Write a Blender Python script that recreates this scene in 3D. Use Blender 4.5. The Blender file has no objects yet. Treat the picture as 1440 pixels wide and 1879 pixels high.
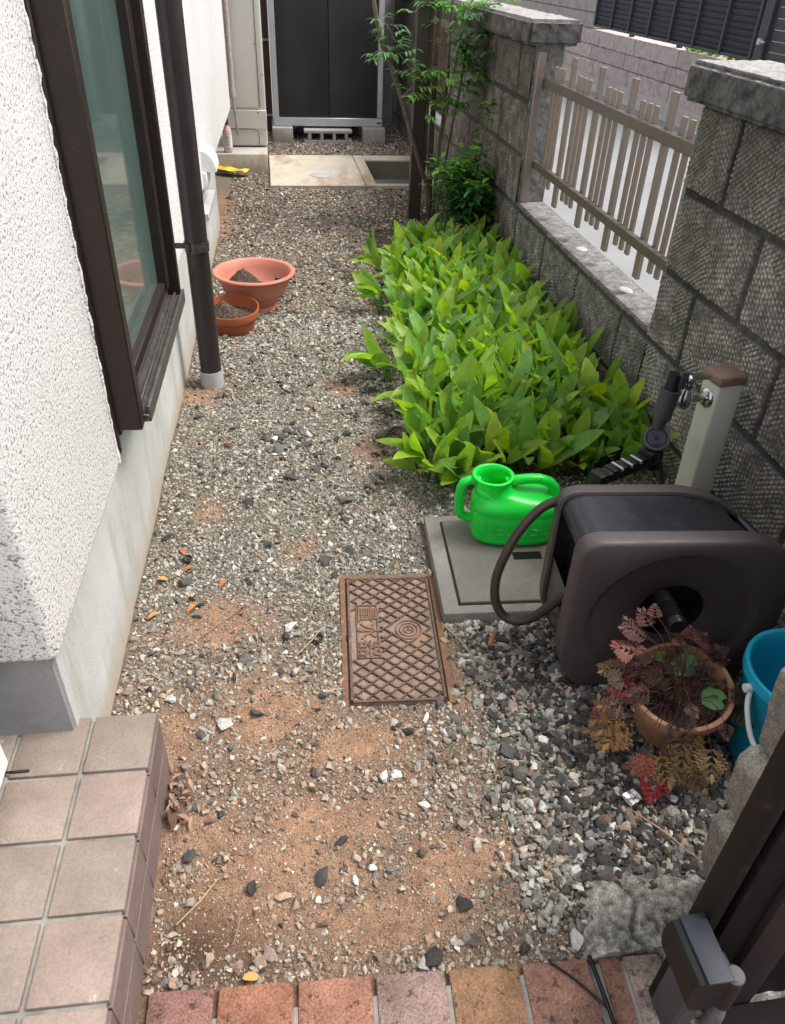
import bpy, bmesh, math, random
import numpy as np
from mathutils import Matrix, Vector, Euler
R=math.radians; PI=math.pi
sc=bpy.context.scene; col=sc.collection
random.seed(7); rng=np.random.default_rng(7)
# ---------------------------------------------------------------- camera
cam=bpy.data.cameras.new('camera'); co=bpy.data.objects.new('camera',cam); col.objects.link(co)
cam.sensor_fit='HORIZONTAL'; cam.sensor_width=36; cam.lens=35.0; cam.clip_start=.02; cam.clip_end=500
CM=Matrix(((.9895,.0563,-.1332),(-.1408,.5869,-.7973),(.0333,.8077,.5887)))
CM.normalize() if False else None
q=CM.to_quaternion(); co.matrix_world=Matrix.Translation((0,0,1.2))@q.to_matrix().to_4x4()
sc.camera=co
# ---------------------------------------------------------------- sky, sun, exposure
w=bpy.data.worlds.new("World"); sc.world=w; w.use_nodes=True
nt=w.node_tree; bg=nt.nodes['Background']; sky=nt.nodes.new('ShaderNodeTexSky')
SUN_EL,SUN_AZ=R(60),R(92)      # azimuth from +Y towards +X
sky.sky_type='NISHITA'; sky.sun_disc=False; sky.sun_elevation=SUN_EL; sky.sun_rotation=SUN_AZ
sky.air_density=1.0; sky.dust_density=4.0; sky.ozone_density=1.0
hsv=nt.nodes.new('ShaderNodeHueSaturation'); hsv.inputs['Saturation'].default_value=.35; nt.links.new(sky.outputs[0],hsv.inputs['Color']); nt.links.new(hsv.outputs[0],bg.inputs[0]); bg.inputs[1].default_value=.12   # overcast: cloud-white sky
sl=bpy.data.lights.new('sun','SUN'); sl.energy=1.65; sl.angle=R(22); sl.color=(1,.96,.9)
so=bpy.data.objects.new('sun',sl); col.objects.link(so)
sd=Vector((math.sin(SUN_AZ)*math.cos(SUN_EL),math.cos(SUN_AZ)*math.cos(SUN_EL),math.sin(SUN_EL)))
so.rotation_euler=sd.to_track_quat('Z','Y').to_euler()
sc.view_settings.view_transform='Standard'; sc.view_settings.look='None'
sc.view_settings.exposure=1.08; sc.view_settings.gamma=1
# ---------------------------------------------------------------- material helpers
class N:
    def __init__(s,name):
        s.m=bpy.data.materials.new(name); s.m.use_nodes=True; s.t=s.m.node_tree; s.b=s.t.nodes['Principled BSDF']
        s.out=s.t.nodes['Material Output']; s.tc=None
    def n(s,typ,**k):
        x=s.t.nodes.new('ShaderNode'+typ)
        for a,b in k.items():
            if a.startswith('i_'): x.inputs[a[2:].replace('_',' ')].default_value=b
            else: setattr(x,a,b)
        return x
    def l(s,a,b): s.t.links.new(a,b)
    def co(s,sc=None):
        if not s.tc: s.tc=s.n('TexCoord')
        if sc is None: return s.tc.outputs['Object']
        mp=s.n('Mapping'); mp.inputs['Scale'].default_value=sc; s.l(s.tc.outputs['Object'],mp.inputs[0]); return mp.outputs[0]
    def noise(s,scale,detail=4,rough=.6,sc=None):
        x=s.n('TexNoise',i_Scale=scale,i_Detail=detail,i_Roughness=rough); s.l(s.co(sc),x.inputs['Vector']); return x.outputs[0]
    def ramp(s,f,stops,interp='LINEAR'):
        x=s.n('ValToRGB'); s.l(f,x.inputs[0]); e=x.color_ramp.elements; x.color_ramp.interpolation=interp
        while len(e)<len(stops): e.new(.5)
        for a,(p,c) in zip(e,stops):
            a.position=p; a.color=(c,c,c,1) if isinstance(c,(int,float)) else (*c,1)
        return x.outputs[0]
    def mix(s,a,b,f,mode='MIX'):
        x=s.n('MixRGB',blend_type=mode)
        for i,v in ((0,f),(1,a),(2,b)):
            if isinstance(v,(int,float)): x.inputs[i].default_value=v if i==0 else (v,v,v,1)
            elif isinstance(v,tuple): x.inputs[i].default_value=(*v,1)
            else: s.l(v,x.inputs[i])
        return x.outputs[0]
    def base(s,c):
        if isinstance(c,tuple): s.b.inputs['Base Color'].default_value=(*c,1)
        else: s.l(c,s.b.inputs['Base Color'])
    def set(s,rough=.6,metal=0,spec=.5,coat=0):
        s.b.inputs['Roughness'].default_value=rough; s.b.inputs['Metallic'].default_value=metal
        s.b.inputs['Specular IOR Level'].default_value=spec; s.b.inputs['Coat Weight'].default_value=coat
    def bump(s,h,strength=.5,dist=.01):
        x=s.n('Bump',i_Strength=strength,i_Distance=dist); s.l(h,x.inputs['Height'])
        if s.b.inputs['Normal'].is_linked: s.l(s.b.inputs['Normal'].links[0].from_socket,x.inputs['Normal'])
        s.l(x.outputs[0],s.b.inputs['Normal'])
    def attr(s,name='Col'):
        return s.n('Attribute',attribute_name=name).outputs['Color']
def simple(name,c,rough=.5,metal=0,spec=.5,var=.15,vs=9,bs=0,bd=.001,bsc=300,dirt=None):
    """plain painted / moulded surface with faint colour variation, scuffs and fine grain"""
    m=N(name); f=m.noise(vs,6,.65)
    a=tuple(max(0,x*(1-var)) for x in c); b=tuple(min(1,x*(1+var)) for x in c)
    k=m.ramp(f,[(.3,a),(.7,b)])
    if dirt: k=m.mix(k,dirt[0],m.ramp(m.noise(dirt[1],8,.7),[(dirt[2],0.),(dirt[2]+.12,dirt[3])]))
    m.base(k); m.set(rough,metal,spec)
    r=m.ramp(m.noise(vs*3,5,.7),[(.3,max(0,rough-.08)),(.7,min(1,rough+.1))]); m.l(r,m.b.inputs['Roughness'])
    if bs: m.bump(m.noise(bsc,3,.6),bs,bd)
    return m.m
M={}
def stucco():
    m=N('white_speckled_stucco')
    v=m.n('TexVoronoi',i_Scale=190.0); m.l(m.co(),v.inputs['Vector'])
    n1=m.noise(170,2,.6); n2=m.noise(330,2,.5)
    speck=m.ramp(n1,[(.385,1.),(.43,0.)])
    basec=m.ramp(m.noise(2.2,5,.6),[(.3,(.70,.69,.68)),(.7,(.80,.795,.785))])
    c=m.mix(basec,(.24,.235,.235),speck)
    c=m.mix(c,(.50,.46,.43),m.ramp(n2,[(.38,.9),(.44,0.)]))
    m.base(c); m.set(.9,0,.2)
    m.bump(v.outputs['Distance'],.35,.0018); m.bump(n1,.45,.003); return m.m
M['stucco']=stucco()
def concrete(name,c1,c2,stain,dark=0.5,scale=3,speck=.5,drip=False):
    m=N(name); a=m.ramp(m.noise(scale,8,.65),[(.3,c1),(.7,c2)])
    st=m.noise(scale*1.3,6,.7,(1,.35,1.0) if not drip else (1,2.2,.35))
    a=m.mix(a,stain,m.ramp(st,[(.5,0.),(.68,dark)]))
    sp=m.noise(450,2,.6); a=m.mix(a,(.08,.08,.075),m.ramp(sp,[(.36,speck),(.42,0.)]))
    m.base(a); m.set(.92,0,.25); m.bump(m.noise(260,4,.7),.4,.002); m.bump(m.noise(18,5,.6),.3,.004); return m
mf=concrete('foundation_mortar',(.44,.45,.44),(.60,.61,.59),(.36,.34,.27),.6,4,.7,True)
# ochre soil staining near the soil line of the foundation (height in object space)
sx=mf.n('SeparateXYZ'); mf.l(mf.co(),sx.inputs[0])
ad=mf.n('Math',operation='MULTIPLY_ADD'); mf.l(mf.noise(9,5,.7),ad.inputs[0]); ad.inputs[1].default_value=.12; mf.l(sx.outputs['Z'],ad.inputs[2])
b0=mf.b.inputs['Base Color'].links[0].from_socket
mf.base(mf.mix(b0,(.40,.30,.19),mf.ramp(ad.outputs[0],[(.05,.75),(.15,0.)])))
M['found']=mf.m
M['found_end']=concrete('shaded_mortar_end',(.26,.26,.26),(.34,.34,.34),(.2,.2,.2),.5,8,.3).m  # foundation mortar again, darkened: shade of the end face put into the colour
M['slab']=concrete('pale_concrete',(.42,.365,.29),(.58,.53,.45),(.26,.16,.09),.8,3.2,.6).m
M['slabdark']=concrete('dark_concrete',(.13,.125,.112),(.20,.19,.165),(.22,.19,.12),.5,6,.8).m  # much darker than the slab; used for basin and box cover
M['conc']=concrete('rough_concrete',(.17,.165,.15),(.30,.285,.25),(.16,.17,.12),.6,7,.8).m
M['conc_step']=concrete('step_concrete',(.33,.31,.28),(.47,.44,.39),(.30,.17,.09),.6,5,.4).m
M['conc_lt']=concrete('grey_concrete_block',(.35,.33,.30),(.48,.46,.42),(.27,.24,.2),.5,9,.6).m
M['stub']=concrete('brown_grey_split_block',(.19,.17,.15),(.36,.33,.30),(.13,.11,.1),.6,20,.8).m
def vmat(name,rough=.85,var=.25,vs=40,bump=(120,.4,.003),spec=.3,metal=0,fine=None,spot=None):
    m=N(name); a=m.attr()
    if fine: a=m.mix(a,m.ramp(m.noise(fine[0],3,.7),[(.3,1-fine[1]),(.7,1+fine[1])]),1.0,'MULTIPLY')
    if spot: a=m.mix(a,spot[1],m.ramp(m.noise(spot[0],5,.75),[(spot[2],0.),(spot[2]+.06,spot[3])]))
    v=m.ramp(m.noise(vs,5,.65),[(.25,1-var),(.75,1+var)]); m.base(m.mix(a,v,1.0,'MULTIPLY'))
    m.set(rough,metal,spec)
    if bump: m.bump(m.noise(bump[0],4,.7),bump[1],bump[2])
    return m.m
M['soil']=vmat('soil',.95,.35,55,(210,.9,.008),.06,fine=(420,.45),spot=(260,(.07,.045,.03),.56,.6))
M['gravel']=vmat('gravel_stone',.92,.32,160,(500,.5,.002),.10,fine=(600,.25))
M['wallface']=vmat('chiselled_block',.9,.4,75,(330,.9,.004),.25,fine=(380,.55))
M['brick']=vmat('worn_brick',.9,.45,16,(230,.9,.005),.2,fine=(320,.45),spot=(60,(.055,.04,.035),.57,.8))
M['tile']=vmat('glazed_tile',.55,.20,14,(330,.5,.0015),.35,fine=(260,.16),spot=(22,(.62,.56,.50),.64,.35))
M['vpaint']=vmat('painted',.5,.1,8,None)
M['split']=vmat('split_face_block',.9,.3,14,(55,1.0,.02),.2)
M['grout']=simple('grout',(.22,.21,.19),.95,var=.45,vs=16,bs=.4,bsc=200)
M['frame']=simple('bronze_aluminium',(.026,.0165,.0135),.42,.2,.5,.15,14,dirt=((.12,.10,.09),60,.62,.35))
M['frame_lt']=simple('bronze_aluminium_edge',(.085,.065,.055),.4,.4,.5,.15)
M['sill']=simple('dusty_sill_track',(.10,.09,.085),.5,.5,.5,.3,30,dirt=((.3,.28,.25),80,.55,.5))
M['pipe']=simple('brown_pvc_pipe',(.026,.018,.019),.36,0,.5,.15,12,dirt=((.13,.11,.10),70,.66,.35))
M['pvcgrey']=simple('grey_pvc',(.42,.43,.43),.55,var=.12,dirt=((.3,.24,.17),25,.55,.5))
M['bracket']=simple('dark_bracket',(.09,.075,.07),.3,.7)
M['white']=simple('white_enamel',(.75,.75,.74),.4,var=.04)
M['beige']=simple('beige_enamel_case',(.56,.54,.49),.42,var=.04,vs=3,dirt=((.42,.36,.28),5,.6,.25))
M['beige_pipe']=simple('taped_beige_pipe',(.40,.34,.30),.75,var=.25,vs=40,bs=.4,bsc=90)
M['shed']=simple('charcoal_steel_door',(.034,.036,.040),.38,.2,.5,.12,3,dirt=((.09,.09,.09),12,.62,.25))
M['alu']=simple('silver_aluminium',(.58,.61,.66),.42,.55,.5,.08)
M['black']=simple('black_plastic',(.008,.0085,.0095),.42,0,.3,.2,10,.15,.0006,500)
M['blackgloss']=simple('black_gloss_plastic',(.014,.016,.020),.27,0,.5,.15,4,dirt=((.09,.10,.11),14,.68,.25))
M['taupe']=simple('taupe_plastic',(.066,.054,.055),.5,0,.4,.1,6,.25,.0006,600,dirt=((.12,.105,.1),40,.62,.3))
M['greyplast']=simple('grey_plastic',(.050,.054,.062),.45,0,.4,.12)
M['chrome']=simple('worn_chrome',(.62,.62,.62),.16,1,.5,.12,40)
M['cream']=simple('cream_pvc_post',(.60,.60,.54),.38,0,.5,.05,5,dirt=((.42,.42,.33),9,.58,.3))
M['cream_side']=M['cream']
M['cap_br']=simple('weathered_brown_cap',(.24,.16,.12),.7,0,.4,.35,16,.2,.001,120,dirt=((.42,.37,.30),9,.55,.6))
M['aqua']=simple('sky_blue_plastic',(.012,.36,.55),.33,0,.5,.06,6)
M['bail']=simple('white_plastic_handle',(.68,.70,.72),.4,var=.05)
M['terra']=simple('terracotta_plastic_pale',(.50,.19,.13),.5,0,.45,.08,8,dirt=((.55,.36,.28),20,.62,.35))
M['terra2']=simple('terracotta_plastic_deep',(.36,.095,.038),.45,0,.45,.1,8,dirt=((.4,.25,.18),25,.62,.35))
M['clay']=simple('mossy_terracotta',(.40,.21,.125),.8,0,.3,.25,12,.4,.001,150,dirt=((.22,.20,.11),16,.5,.6))
M['fence']=simple('taupe_aluminium_slat',(.235,.195,.165),.42,.25,.5,.08,5)
M['rail']=simple('olive_brown_rail',(.115,.098,.080),.4,.3,.5,.1,5,dirt=((.3,.27,.23),40,.62,.4))
M['post_br']=simple('dark_brown_post',(.050,.036,.031),.5,.1,.5,.15)
M['panel_br']=simple('brown_board',(.10,.062,.045),.55,.1,.4,.18,6)
M['gate']=simple('gate_bronze',(.012,.0085,.0075),.62,0,.2,.2,9,dirt=((.10,.08,.07),30,.6,.3))
M['gate2']=simple('gate_bronze_light',(.040,.028,.026),.6,0,.25,.15,9)
M['boxblue']=simple('slate_lock_case',(.030,.034,.045),.5,0,.35,.12)
M['slate']=simple('slate_grey_louver',(.062,.066,.078),.45,.2,.5,.08)
M['road']=concrete('pale_asphalt',(.24,.245,.25),(.31,.31,.315),(.22,.22,.22),.4,1.5,.3).m
M['kerb']=concrete('kerb_concrete',(.46,.43,.37),(.58,.55,.48),(.36,.33,.27),.4,2,.3).m
M['iron']=None
def iron2():
    m=vmat('rusty_cast_iron_lid',.85,.35,45,(300,.6,.0012),.3,.1,fine=(380,.35),spot=(24,(.27,.15,.075),.58,.45)); return m
def iron():
    m=N('rusty_cast_iron'); a=m.ramp(m.noise(14,7,.7),[(.3,(.115,.068,.048)),(.55,(.20,.105,.060)),(.75,(.28,.14,.06))])
    a=m.mix(a,(.20,.16,.12),m.ramp(m.noise(70,6,.7),[(.5,0.),(.62,.7)]))
    m.base(a); m.set(.85,.15,.3); m.bump(m.noise(300,4,.7),.5,.001); return m.m
M['iron']=iron()
def pottingsoil():
    m=N('potting_soil'); a=m.ramp(m.noise(90,5,.7),[(.3,(.035,.025,.02)),(.7,(.11,.08,.06))])
    v=m.n('TexVoronoi',i_Scale=210.0); m.l(m.co(),v.inputs['Vector'])
    a=m.mix(a,(.52,.50,.45),m.ramp(v.outputs['Distance'],[(.17,.9),(.24,0.)]))
    m.base(a); m.set(.95,0,.2); m.bump(m.noise(150,5,.75),1.,.008); return m.m
M['potsoil']=pottingsoil()
def hosem():
    m=N('braided_brown_hose'); wv=m.n('TexNoise',i_Scale=900.0); m.l(m.co(),wv.inputs['Vector'])
    m.base(m.ramp(wv.outputs[0],[(.4,(.014,.009,.008)),(.6,(.050,.030,.025))])); m.set(.35,0,.5); return m.m
M['hose']=hosem()
def canmat():
    m=N('bright_green_polyethylene'); m.base((.008,.60,.050)); m.set(.33,0,.45)
    m.b.inputs['Subsurface Weight'].default_value=.35; m.b.inputs['Subsurface Radius'].default_value=(.01,.05,.015); m.b.inputs['Subsurface Scale'].default_value=.6
    m.bump(m.noise(60,3,.5),.06,.002); return m.m
M['can']=canmat()
def glassm():
    m=N('patterned_green_glass')
    m.b.inputs['Coat Weight'].default_value=1; m.base(m.ramp(m.noise(3,4,.5),[(.3,(.095,.165,.148)),(.7,(.135,.205,.185))])); m.set(.16,0,.9,.9)
    m.b.inputs['Coat Roughness'].default_value=.05; m.b.inputs['Coat IOR'].default_value=1.7; m.b.inputs['IOR'].default_value=1.75
    m.bump(m.noise(260,3,.6),.3,.0016); m.bump(m.noise(90,3,.6,(1,1,.35)),.25,.002); return m.m
M['glass']=glassm()
def leafm(name,rough=.4,trans=.35,var=.18,vein=True,spec=.45):
    m=N(name); a=m.attr(); v=m.ramp(m.noise(24,4,.6),[(.3,1-var),(.7,1+var)]); c=m.mix(a,v,1.0,'MULTIPLY')
    if vein:
        uv=m.n('UVMap'); sx=m.n('SeparateXYZ'); m.l(uv.outputs[0],sx.inputs[0])
        sn=m.n('Math',operation='SINE'); ml=m.n('Math',operation='MULTIPLY'); ml.inputs[1].default_value=70; m.l(sx.outputs[0],ml.inputs[0]); m.l(ml.outputs[0],sn.inputs[0])
        c=m.mix(c,m.mix(c,.72,1.0,'MULTIPLY'),m.ramp(sn.outputs[0],[(.5,0.),(1.,.7)])); m.bump(sn.outputs[0],.35,.001)
    m.base(c); m.set(rough,0,spec)
    tr=m.n('BsdfTranslucent'); mx=m.n('MixShader'); mx.inputs[0].default_value=trans
    m.l(m.mix(c,(1.5,1.6,.5),1.0,'MULTIPLY'),tr.inputs[0])
    m.l(m.b.outputs[0],mx.inputs[1]); m.l(tr.outputs[0],mx.inputs[2]); m.l(mx.outputs[0],m.out.inputs[0]); return m.m
M['lily']=leafm('ribbed_green_leaf',.36,.38,.26)
M['shrub']=leafm('glossy_evergreen_leaf',.2,.12,.15,False,.6)
M['nleaf']=leafm('fine_bamboo_like_leaf',.4,.3,.15,False)
M['herb']=leafm('bronze_herb_leaf',.6,.2,.2,False)
M['bark']=simple('grey_brown_bark',(.13,.105,.085),.9,0,.2,.35,25,.6,.003,90)
M['stem']=simple('dark_red_stem',(.060,.022,.022),.6,0,.3,.2,25)
M['dry']=vmat('dry_leaf',.7,.25,60,(200,.4,.002))
# ---------------------------------------------------------------- mesh helpers
def tag(o,label=None,cat=None,group=None,kind=None):
    if label: o['label']=label
    if cat: o['category']=cat
    if group: o['group']=group
    if kind: o['kind']=kind
    return o
def thing(name,label,cat,loc=(0,0,0),rz=0,group=None,rot=None):
    o=bpy.data.objects.new(name,None); col.objects.link(o); o.location=loc; o.rotation_euler=rot or (0,0,rz); o.empty_display_size=.05
    o['_m']=1; del o['_m']
    return tag(o,label,cat,group)
def wm(o):
    m=Matrix()
    while o: m=Matrix.LocRotScale(o.location,o.rotation_euler,o.scale)@m; o=o.parent
    return m
class MB:
    def __init__(s,X=None): s.V=[];s.F=[];s.C=[];s.MI=[];s.UV={};s.X=X or Matrix();s.c=(1,1,1);s.mi=0
    def add(s,vs,fs,M_=None,uv=None):
        T=s.X@M_ if M_ else s.X; b=len(s.V)
        s.V+= [tuple(T@Vector(v)) for v in vs]; s.C+=[s.c]*len(vs)
        for i,f in enumerate(fs):
            if uv: s.UV[len(s.F)]=[uv[k] for k in f]
            s.F.append(tuple(b+k for k in f)); s.MI.append(s.mi)
        return s
    def box(s,c,d,rot=None,bev=0,seg=2):
        bm=bmesh.new(); bmesh.ops.create_cube(bm,size=1)
        for v in bm.verts: v.co=Vector((v.co.x*d[0],v.co.y*d[1],v.co.z*d[2]))
        if bev: bmesh.ops.bevel(bm,geom=bm.edges[:],offset=bev,segments=seg,affect='EDGES',profile=.5)
        T=Matrix.Translation(c)@(Euler(rot).to_matrix().to_4x4() if rot else Matrix())
        bm.verts.index_update(); s.add([v.co.copy() for v in bm.verts],[[v.index for v in f.verts] for f in bm.faces],T); bm.free(); return s
    def bx(s,x0,x1,y0,y1,z0,z1,bev=0,seg=1): return s.box(((x0+x1)/2,(y0+y1)/2,(z0+z1)/2),(x1-x0,y1-y0,z1-z0),None,bev,seg)
    def tube(s,pts,r,n=8,cap=True,closed=False):
        pts=[Vector(p) for p in pts]; k=len(pts); rs=r if isinstance(r,(list,tuple)) else [r]*k
        vs=[];fs=[]; ref=None
        for i,p in enumerate(pts):
            a=pts[(i-1)%k] if (i>0 or closed) else p; b=pts[(i+1)%k] if (i<k-1 or closed) else p
            t=(b-a).normalized()
            if ref is None: ref=Vector((0,0,1)) if abs(t.z)<.9 else Vector((1,0,0))
            u=(ref-t*ref.dot(t)).normalized(); ref=u; v=t.cross(u)
            for j in range(n):
                an=2*PI*j/n; vs.append(p+(u*math.cos(an)+v*math.sin(an))*rs[i])
        for i in range(k if closed else k-1):
            for j in range(n):
                a=i*n+j;b=i*n+(j+1)%n;c=((i+1)%k)*n+(j+1)%n;d=((i+1)%k)*n+j; fs.append((a,b,c,d))
        if cap and not closed: fs.append(tuple(reversed(range(n)))); fs.append(tuple((k-1)*n+j for j in range(n)))
        return s.add(vs,fs)
    def lathe(s,prof,n=48,M_=None,sx=1,sy=1):
        vs=[];fs=[]
        for r,z in prof:
            for j in range(n): a=2*PI*j/n; vs.append((r*math.cos(a)*sx,r*math.sin(a)*sy,z))
        for i in range(len(prof)-1):
            for j in range(n): fs.append((i*n+j,i*n+(j+1)%n,(i+1)*n+(j+1)%n,(i+1)*n+j))
        if prof[0][0]>1e-4: fs.append(tuple(reversed(range(n))))
        if prof[-1][0]>1e-4: fs.append(tuple((len(prof)-1)*n+j for j in range(n)))
        return s.add(vs,fs,M_)
    def loft(s,secs,M_=None,cap=True):
        n=len(secs[0]); vs=[v for q in secs for v in q]; fs=[]
        for i in range(len(secs)-1):
            for j in range(n): fs.append((i*n+j,i*n+(j+1)%n,(i+1)*n+(j+1)%n,(i+1)*n+j))
        if cap: fs.append(tuple(reversed(range(n)))); fs.append(tuple((len(secs)-1)*n+j for j in range(n)))
        return s.add(vs,fs,M_)
    def prism(s,poly,z0,z1,M_=None):
        n=len(poly); return s.loft([[(x,y,z0) for x,y in poly],[(x,y,z1) for x,y in poly]],M_)
    def build(s,name,mat,parent=None,world=True,flat=False,ang=40):
        me=bpy.data.meshes.new(name); V=s.V
        o=bpy.data.objects.new(name,me); col.objects.link(o)
        if parent:
            o.parent=parent
            if world:
                I=wm(parent).inverted(); V=[tuple(I@Vector(v)) for v in V]
        me.from_pydata(V,[],s.F); me.validate(verbose=False)
        for m in (mat if isinstance(mat,list) else [mat]): me.materials.append(m)
        if isinstance(mat,list) and len(me.polygons)==len(s.MI): me.polygons.foreach_set('material_index',s.MI)
        ca=me.color_attributes.new('Col','FLOAT_COLOR','POINT'); a=np.ones((len(s.V),4),dtype=np.float32); a[:,:3]=np.array(s.C) if s.C else 1
        ca.data.foreach_set('color',a.ravel())
        if s.UV and len(me.polygons)==len(s.F):
            ul=me.uv_layers.new(name='UVMap'); buf=np.zeros((len(me.loops),2),dtype=np.float32)
            for p in me.polygons:
                if p.index in s.UV:
                    for k,li in enumerate(p.loop_indices): buf[li]=s.UV[p.index][k]
            ul.data.foreach_set('uv',buf.ravel())
        if not flat:
            me.polygons.foreach_set('use_smooth',[True]*len(me.polygons)); me.set_sharp_from_angle(angle=R(ang))
        me.update(); return o
def npmesh(name,V,F,C,mat,parent=None,smooth=True,ang=None):
    """big meshes straight from numpy; F is (n,3) or (n,4)"""
    me=bpy.data.meshes.new(name); k=F.shape[1]
    me.vertices.add(len(V)); me.vertices.foreach_set('co',V.astype(np.float32).ravel())
    me.loops.add(F.size); me.loops.foreach_set('vertex_index',F.astype(np.int32).ravel())
    me.polygons.add(len(F)); me.polygons.foreach_set('loop_start',(np.arange(len(F))*k).astype(np.int32))
    me.update(calc_edges=True)
    ca=me.color_attributes.new('Col','FLOAT_COLOR','POINT'); a=np.ones((len(V),4),dtype=np.float32); a[:,:3]=C; ca.data.foreach_set('color',a.ravel())
    me.polygons.foreach_set('use_smooth',[smooth]*len(F))
    me.materials.append(mat)
    if ang: me.set_sharp_from_angle(angle=R(ang))
    o=bpy.data.objects.new(name,me); col.objects.link(o)
    if parent: o.parent=parent
    return o
def copy_tree(o,parent=None):
    c=o.copy(); col.objects.link(c); c.parent=parent
    for ch in list(o.children): copy_tree(ch,c)
    return c
# numpy value noise
_T=rng.random((256,256))
def vn(x,y):
    xi=np.floor(x).astype(int); yi=np.floor(y).astype(int); fx=x-xi; fy=y-yi; fx=fx*fx*(3-2*fx); fy=fy*fy*(3-2*fy)
    g=lambda a,b:_T[a%256,b%256]
    return (g(xi,yi)*(1-fx)+g(xi+1,yi)*fx)*(1-fy)+(g(xi,yi+1)*(1-fx)+g(xi+1,yi+1)*fx)*fy
def fbm(x,y,o=4):
    s=0;a=.5
    for i in range(o): s=s+a*vn(x*2**i+17*i,y*2**i+5*i); a*=.5
    return s
A=.026; HX=Matrix.Translation((-.39,0,0))@Matrix.Rotation(-A,4,'Z')   # house frame: x out of the wall, y along it
def hx(u,y,z=0): return HX@Vector((u,y,z))
# ================================================================ GROUND
def gz(x,y):
    x=np.asarray(x,float); y=np.asarray(y,float)
    h=(fbm(x*3+3,y*3+9,3)-.45)*.022+(fbm(x*14,y*14,3)-.45)*.008
    k=np.clip((y-.50)/.25,0,1)*np.clip((1.25-x)/.1,0,1)
    h=h*k-.006*(1-k)
    # slightly sunk around the meter lid
    return h
PATCH=[(-.17,1.24,.11,.07),(-.055,.99,.10,.085),(.10,.88,.09,.05),(.02,1.50,.055,.045),(-.27,2.32,.07,.12),(-.22,1.68,.06,.06),(.03,.75,.14,.05),(.24,.63,.13,.05),
 (-.13,.60,.12,.06),(.25,1.93,.07,.12),(-.06,.67,.14,.06),(.12,.57,.16,.05),(-.25,.95,.05,.08),(.33,1.05,.04,.09),(-.2,.75,.09,.06),(.22,2.35,.05,.08),(-.28,4.5,.09,.35)]
def sandy(x,y):
    s=np.zeros_like(x,dtype=float)
    wx=x+(fbm(x*9,y*9,3)-.45)*.09; wy=y+(fbm(x*9+40,y*9,3)-.45)*.09
    for px,py,a,b in PATCH: s=np.maximum(s,np.exp(-(((wx-px)/a)**2+((wy-py)/b)**2)*.9))
    s=s*np.where(y>1.35,.72,.95); s=np.maximum(s,.22*np.clip((1.15-y)/.35,0,1)*np.clip((.38-x)/.15,0,1))
    return np.clip(s,0,1)
def lidmask(x,y):
    "true on the meter lid and the pale slab"
    a=R(-4.0); dx=x-.2065; dy=y-1.169; u=dx*math.cos(a)+dy*math.sin(a); v=-dx*math.sin(a)+dy*math.cos(a)
    lid=(abs(u)<.108)&(v>-.175)&(v<.2)
    sl=(x>.325)&(x<.78)&(y>1.19)&(y<1.56)
    far=(x>-.02)&(y>5.07)&(y<5.98)|((x<0)&(y>5.5))
    return lid|sl|far
gx=np.arange(-.62,1.16,.0105); gy=np.arange(.30,7.75,.0115)
X,Y=np.meshgrid(gx,gy); Z=gz(X,Y)
S=sandy(X,Y); nA=fbm(X*6,Y*6,4); nB=fbm(X*25,Y*25,3)
Cc=np.zeros(X.shape+(3,))
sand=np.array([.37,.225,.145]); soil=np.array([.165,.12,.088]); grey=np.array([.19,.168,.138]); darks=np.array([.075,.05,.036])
t=np.clip(S*1.5,0,1)[...,None]; base=grey*(1-nA[...,None])+soil*nA[...,None]
nearb=np.clip((1.2-Y)/.4,0,1)[...,None]; base=base*(1-nearb*.7)+np.array([.205,.142,.10])*nearb*.7
Cc=base*(1-t)+(sand*(.75+.5*nB[...,None]))*t
def blob(px,py,r): return np.exp(-(((X-px)**2+(Y-py)**2)/r**2))[...,None]
for px,py,r,s_ in ((-.19,.56,.07,.9),(-.24,.80,.05,.7),(-.1,.54,.05,.6),(-.16,4.6,.2,.5)): Cc=Cc*(1-blob(px,py,r)*s_)+darks*blob(px,py,r)*s_
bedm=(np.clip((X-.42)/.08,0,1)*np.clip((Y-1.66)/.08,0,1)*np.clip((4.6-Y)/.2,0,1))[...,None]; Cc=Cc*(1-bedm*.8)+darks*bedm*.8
hole=((X>.655)&(X<1.06)&(Y>5.10)&(Y<5.84)); Z[hole]=-.25
idx=np.arange(X.size).reshape(X.shape)
F=np.stack([idx[:-1,:-1],idx[:-1,1:],idx[1:,1:],idx[1:,:-1]],-1).reshape(-1,4)
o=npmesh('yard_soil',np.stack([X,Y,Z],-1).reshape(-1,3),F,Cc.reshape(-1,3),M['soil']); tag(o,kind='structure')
mb=MB(); mb.c=(.22,.19,.16); mb.add([(-60,-60,-.32),(60,-60,-.32),(60,90,-.32),(-60,90,-.32)],[(0,1,2,3)]); tag(mb.build('ground',M['soil']),kind='structure')
mb=MB(); mb.add([(1.16,-20,-.10),(4.55,-20,-.10),(4.55,60,-.10),(1.16,60,-.10)],[(0,1,2,3)]); tag(mb.build('road',M['road']),kind='structure')
mb=MB(); mb.bx(4.32,4.47,-20,60,-.3,-.02,.012,2); mb.bx(4.08,4.32,-20,60,-.3,-.094); tag(mb.build('kerb',M['kerb']),kind='structure')
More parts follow.
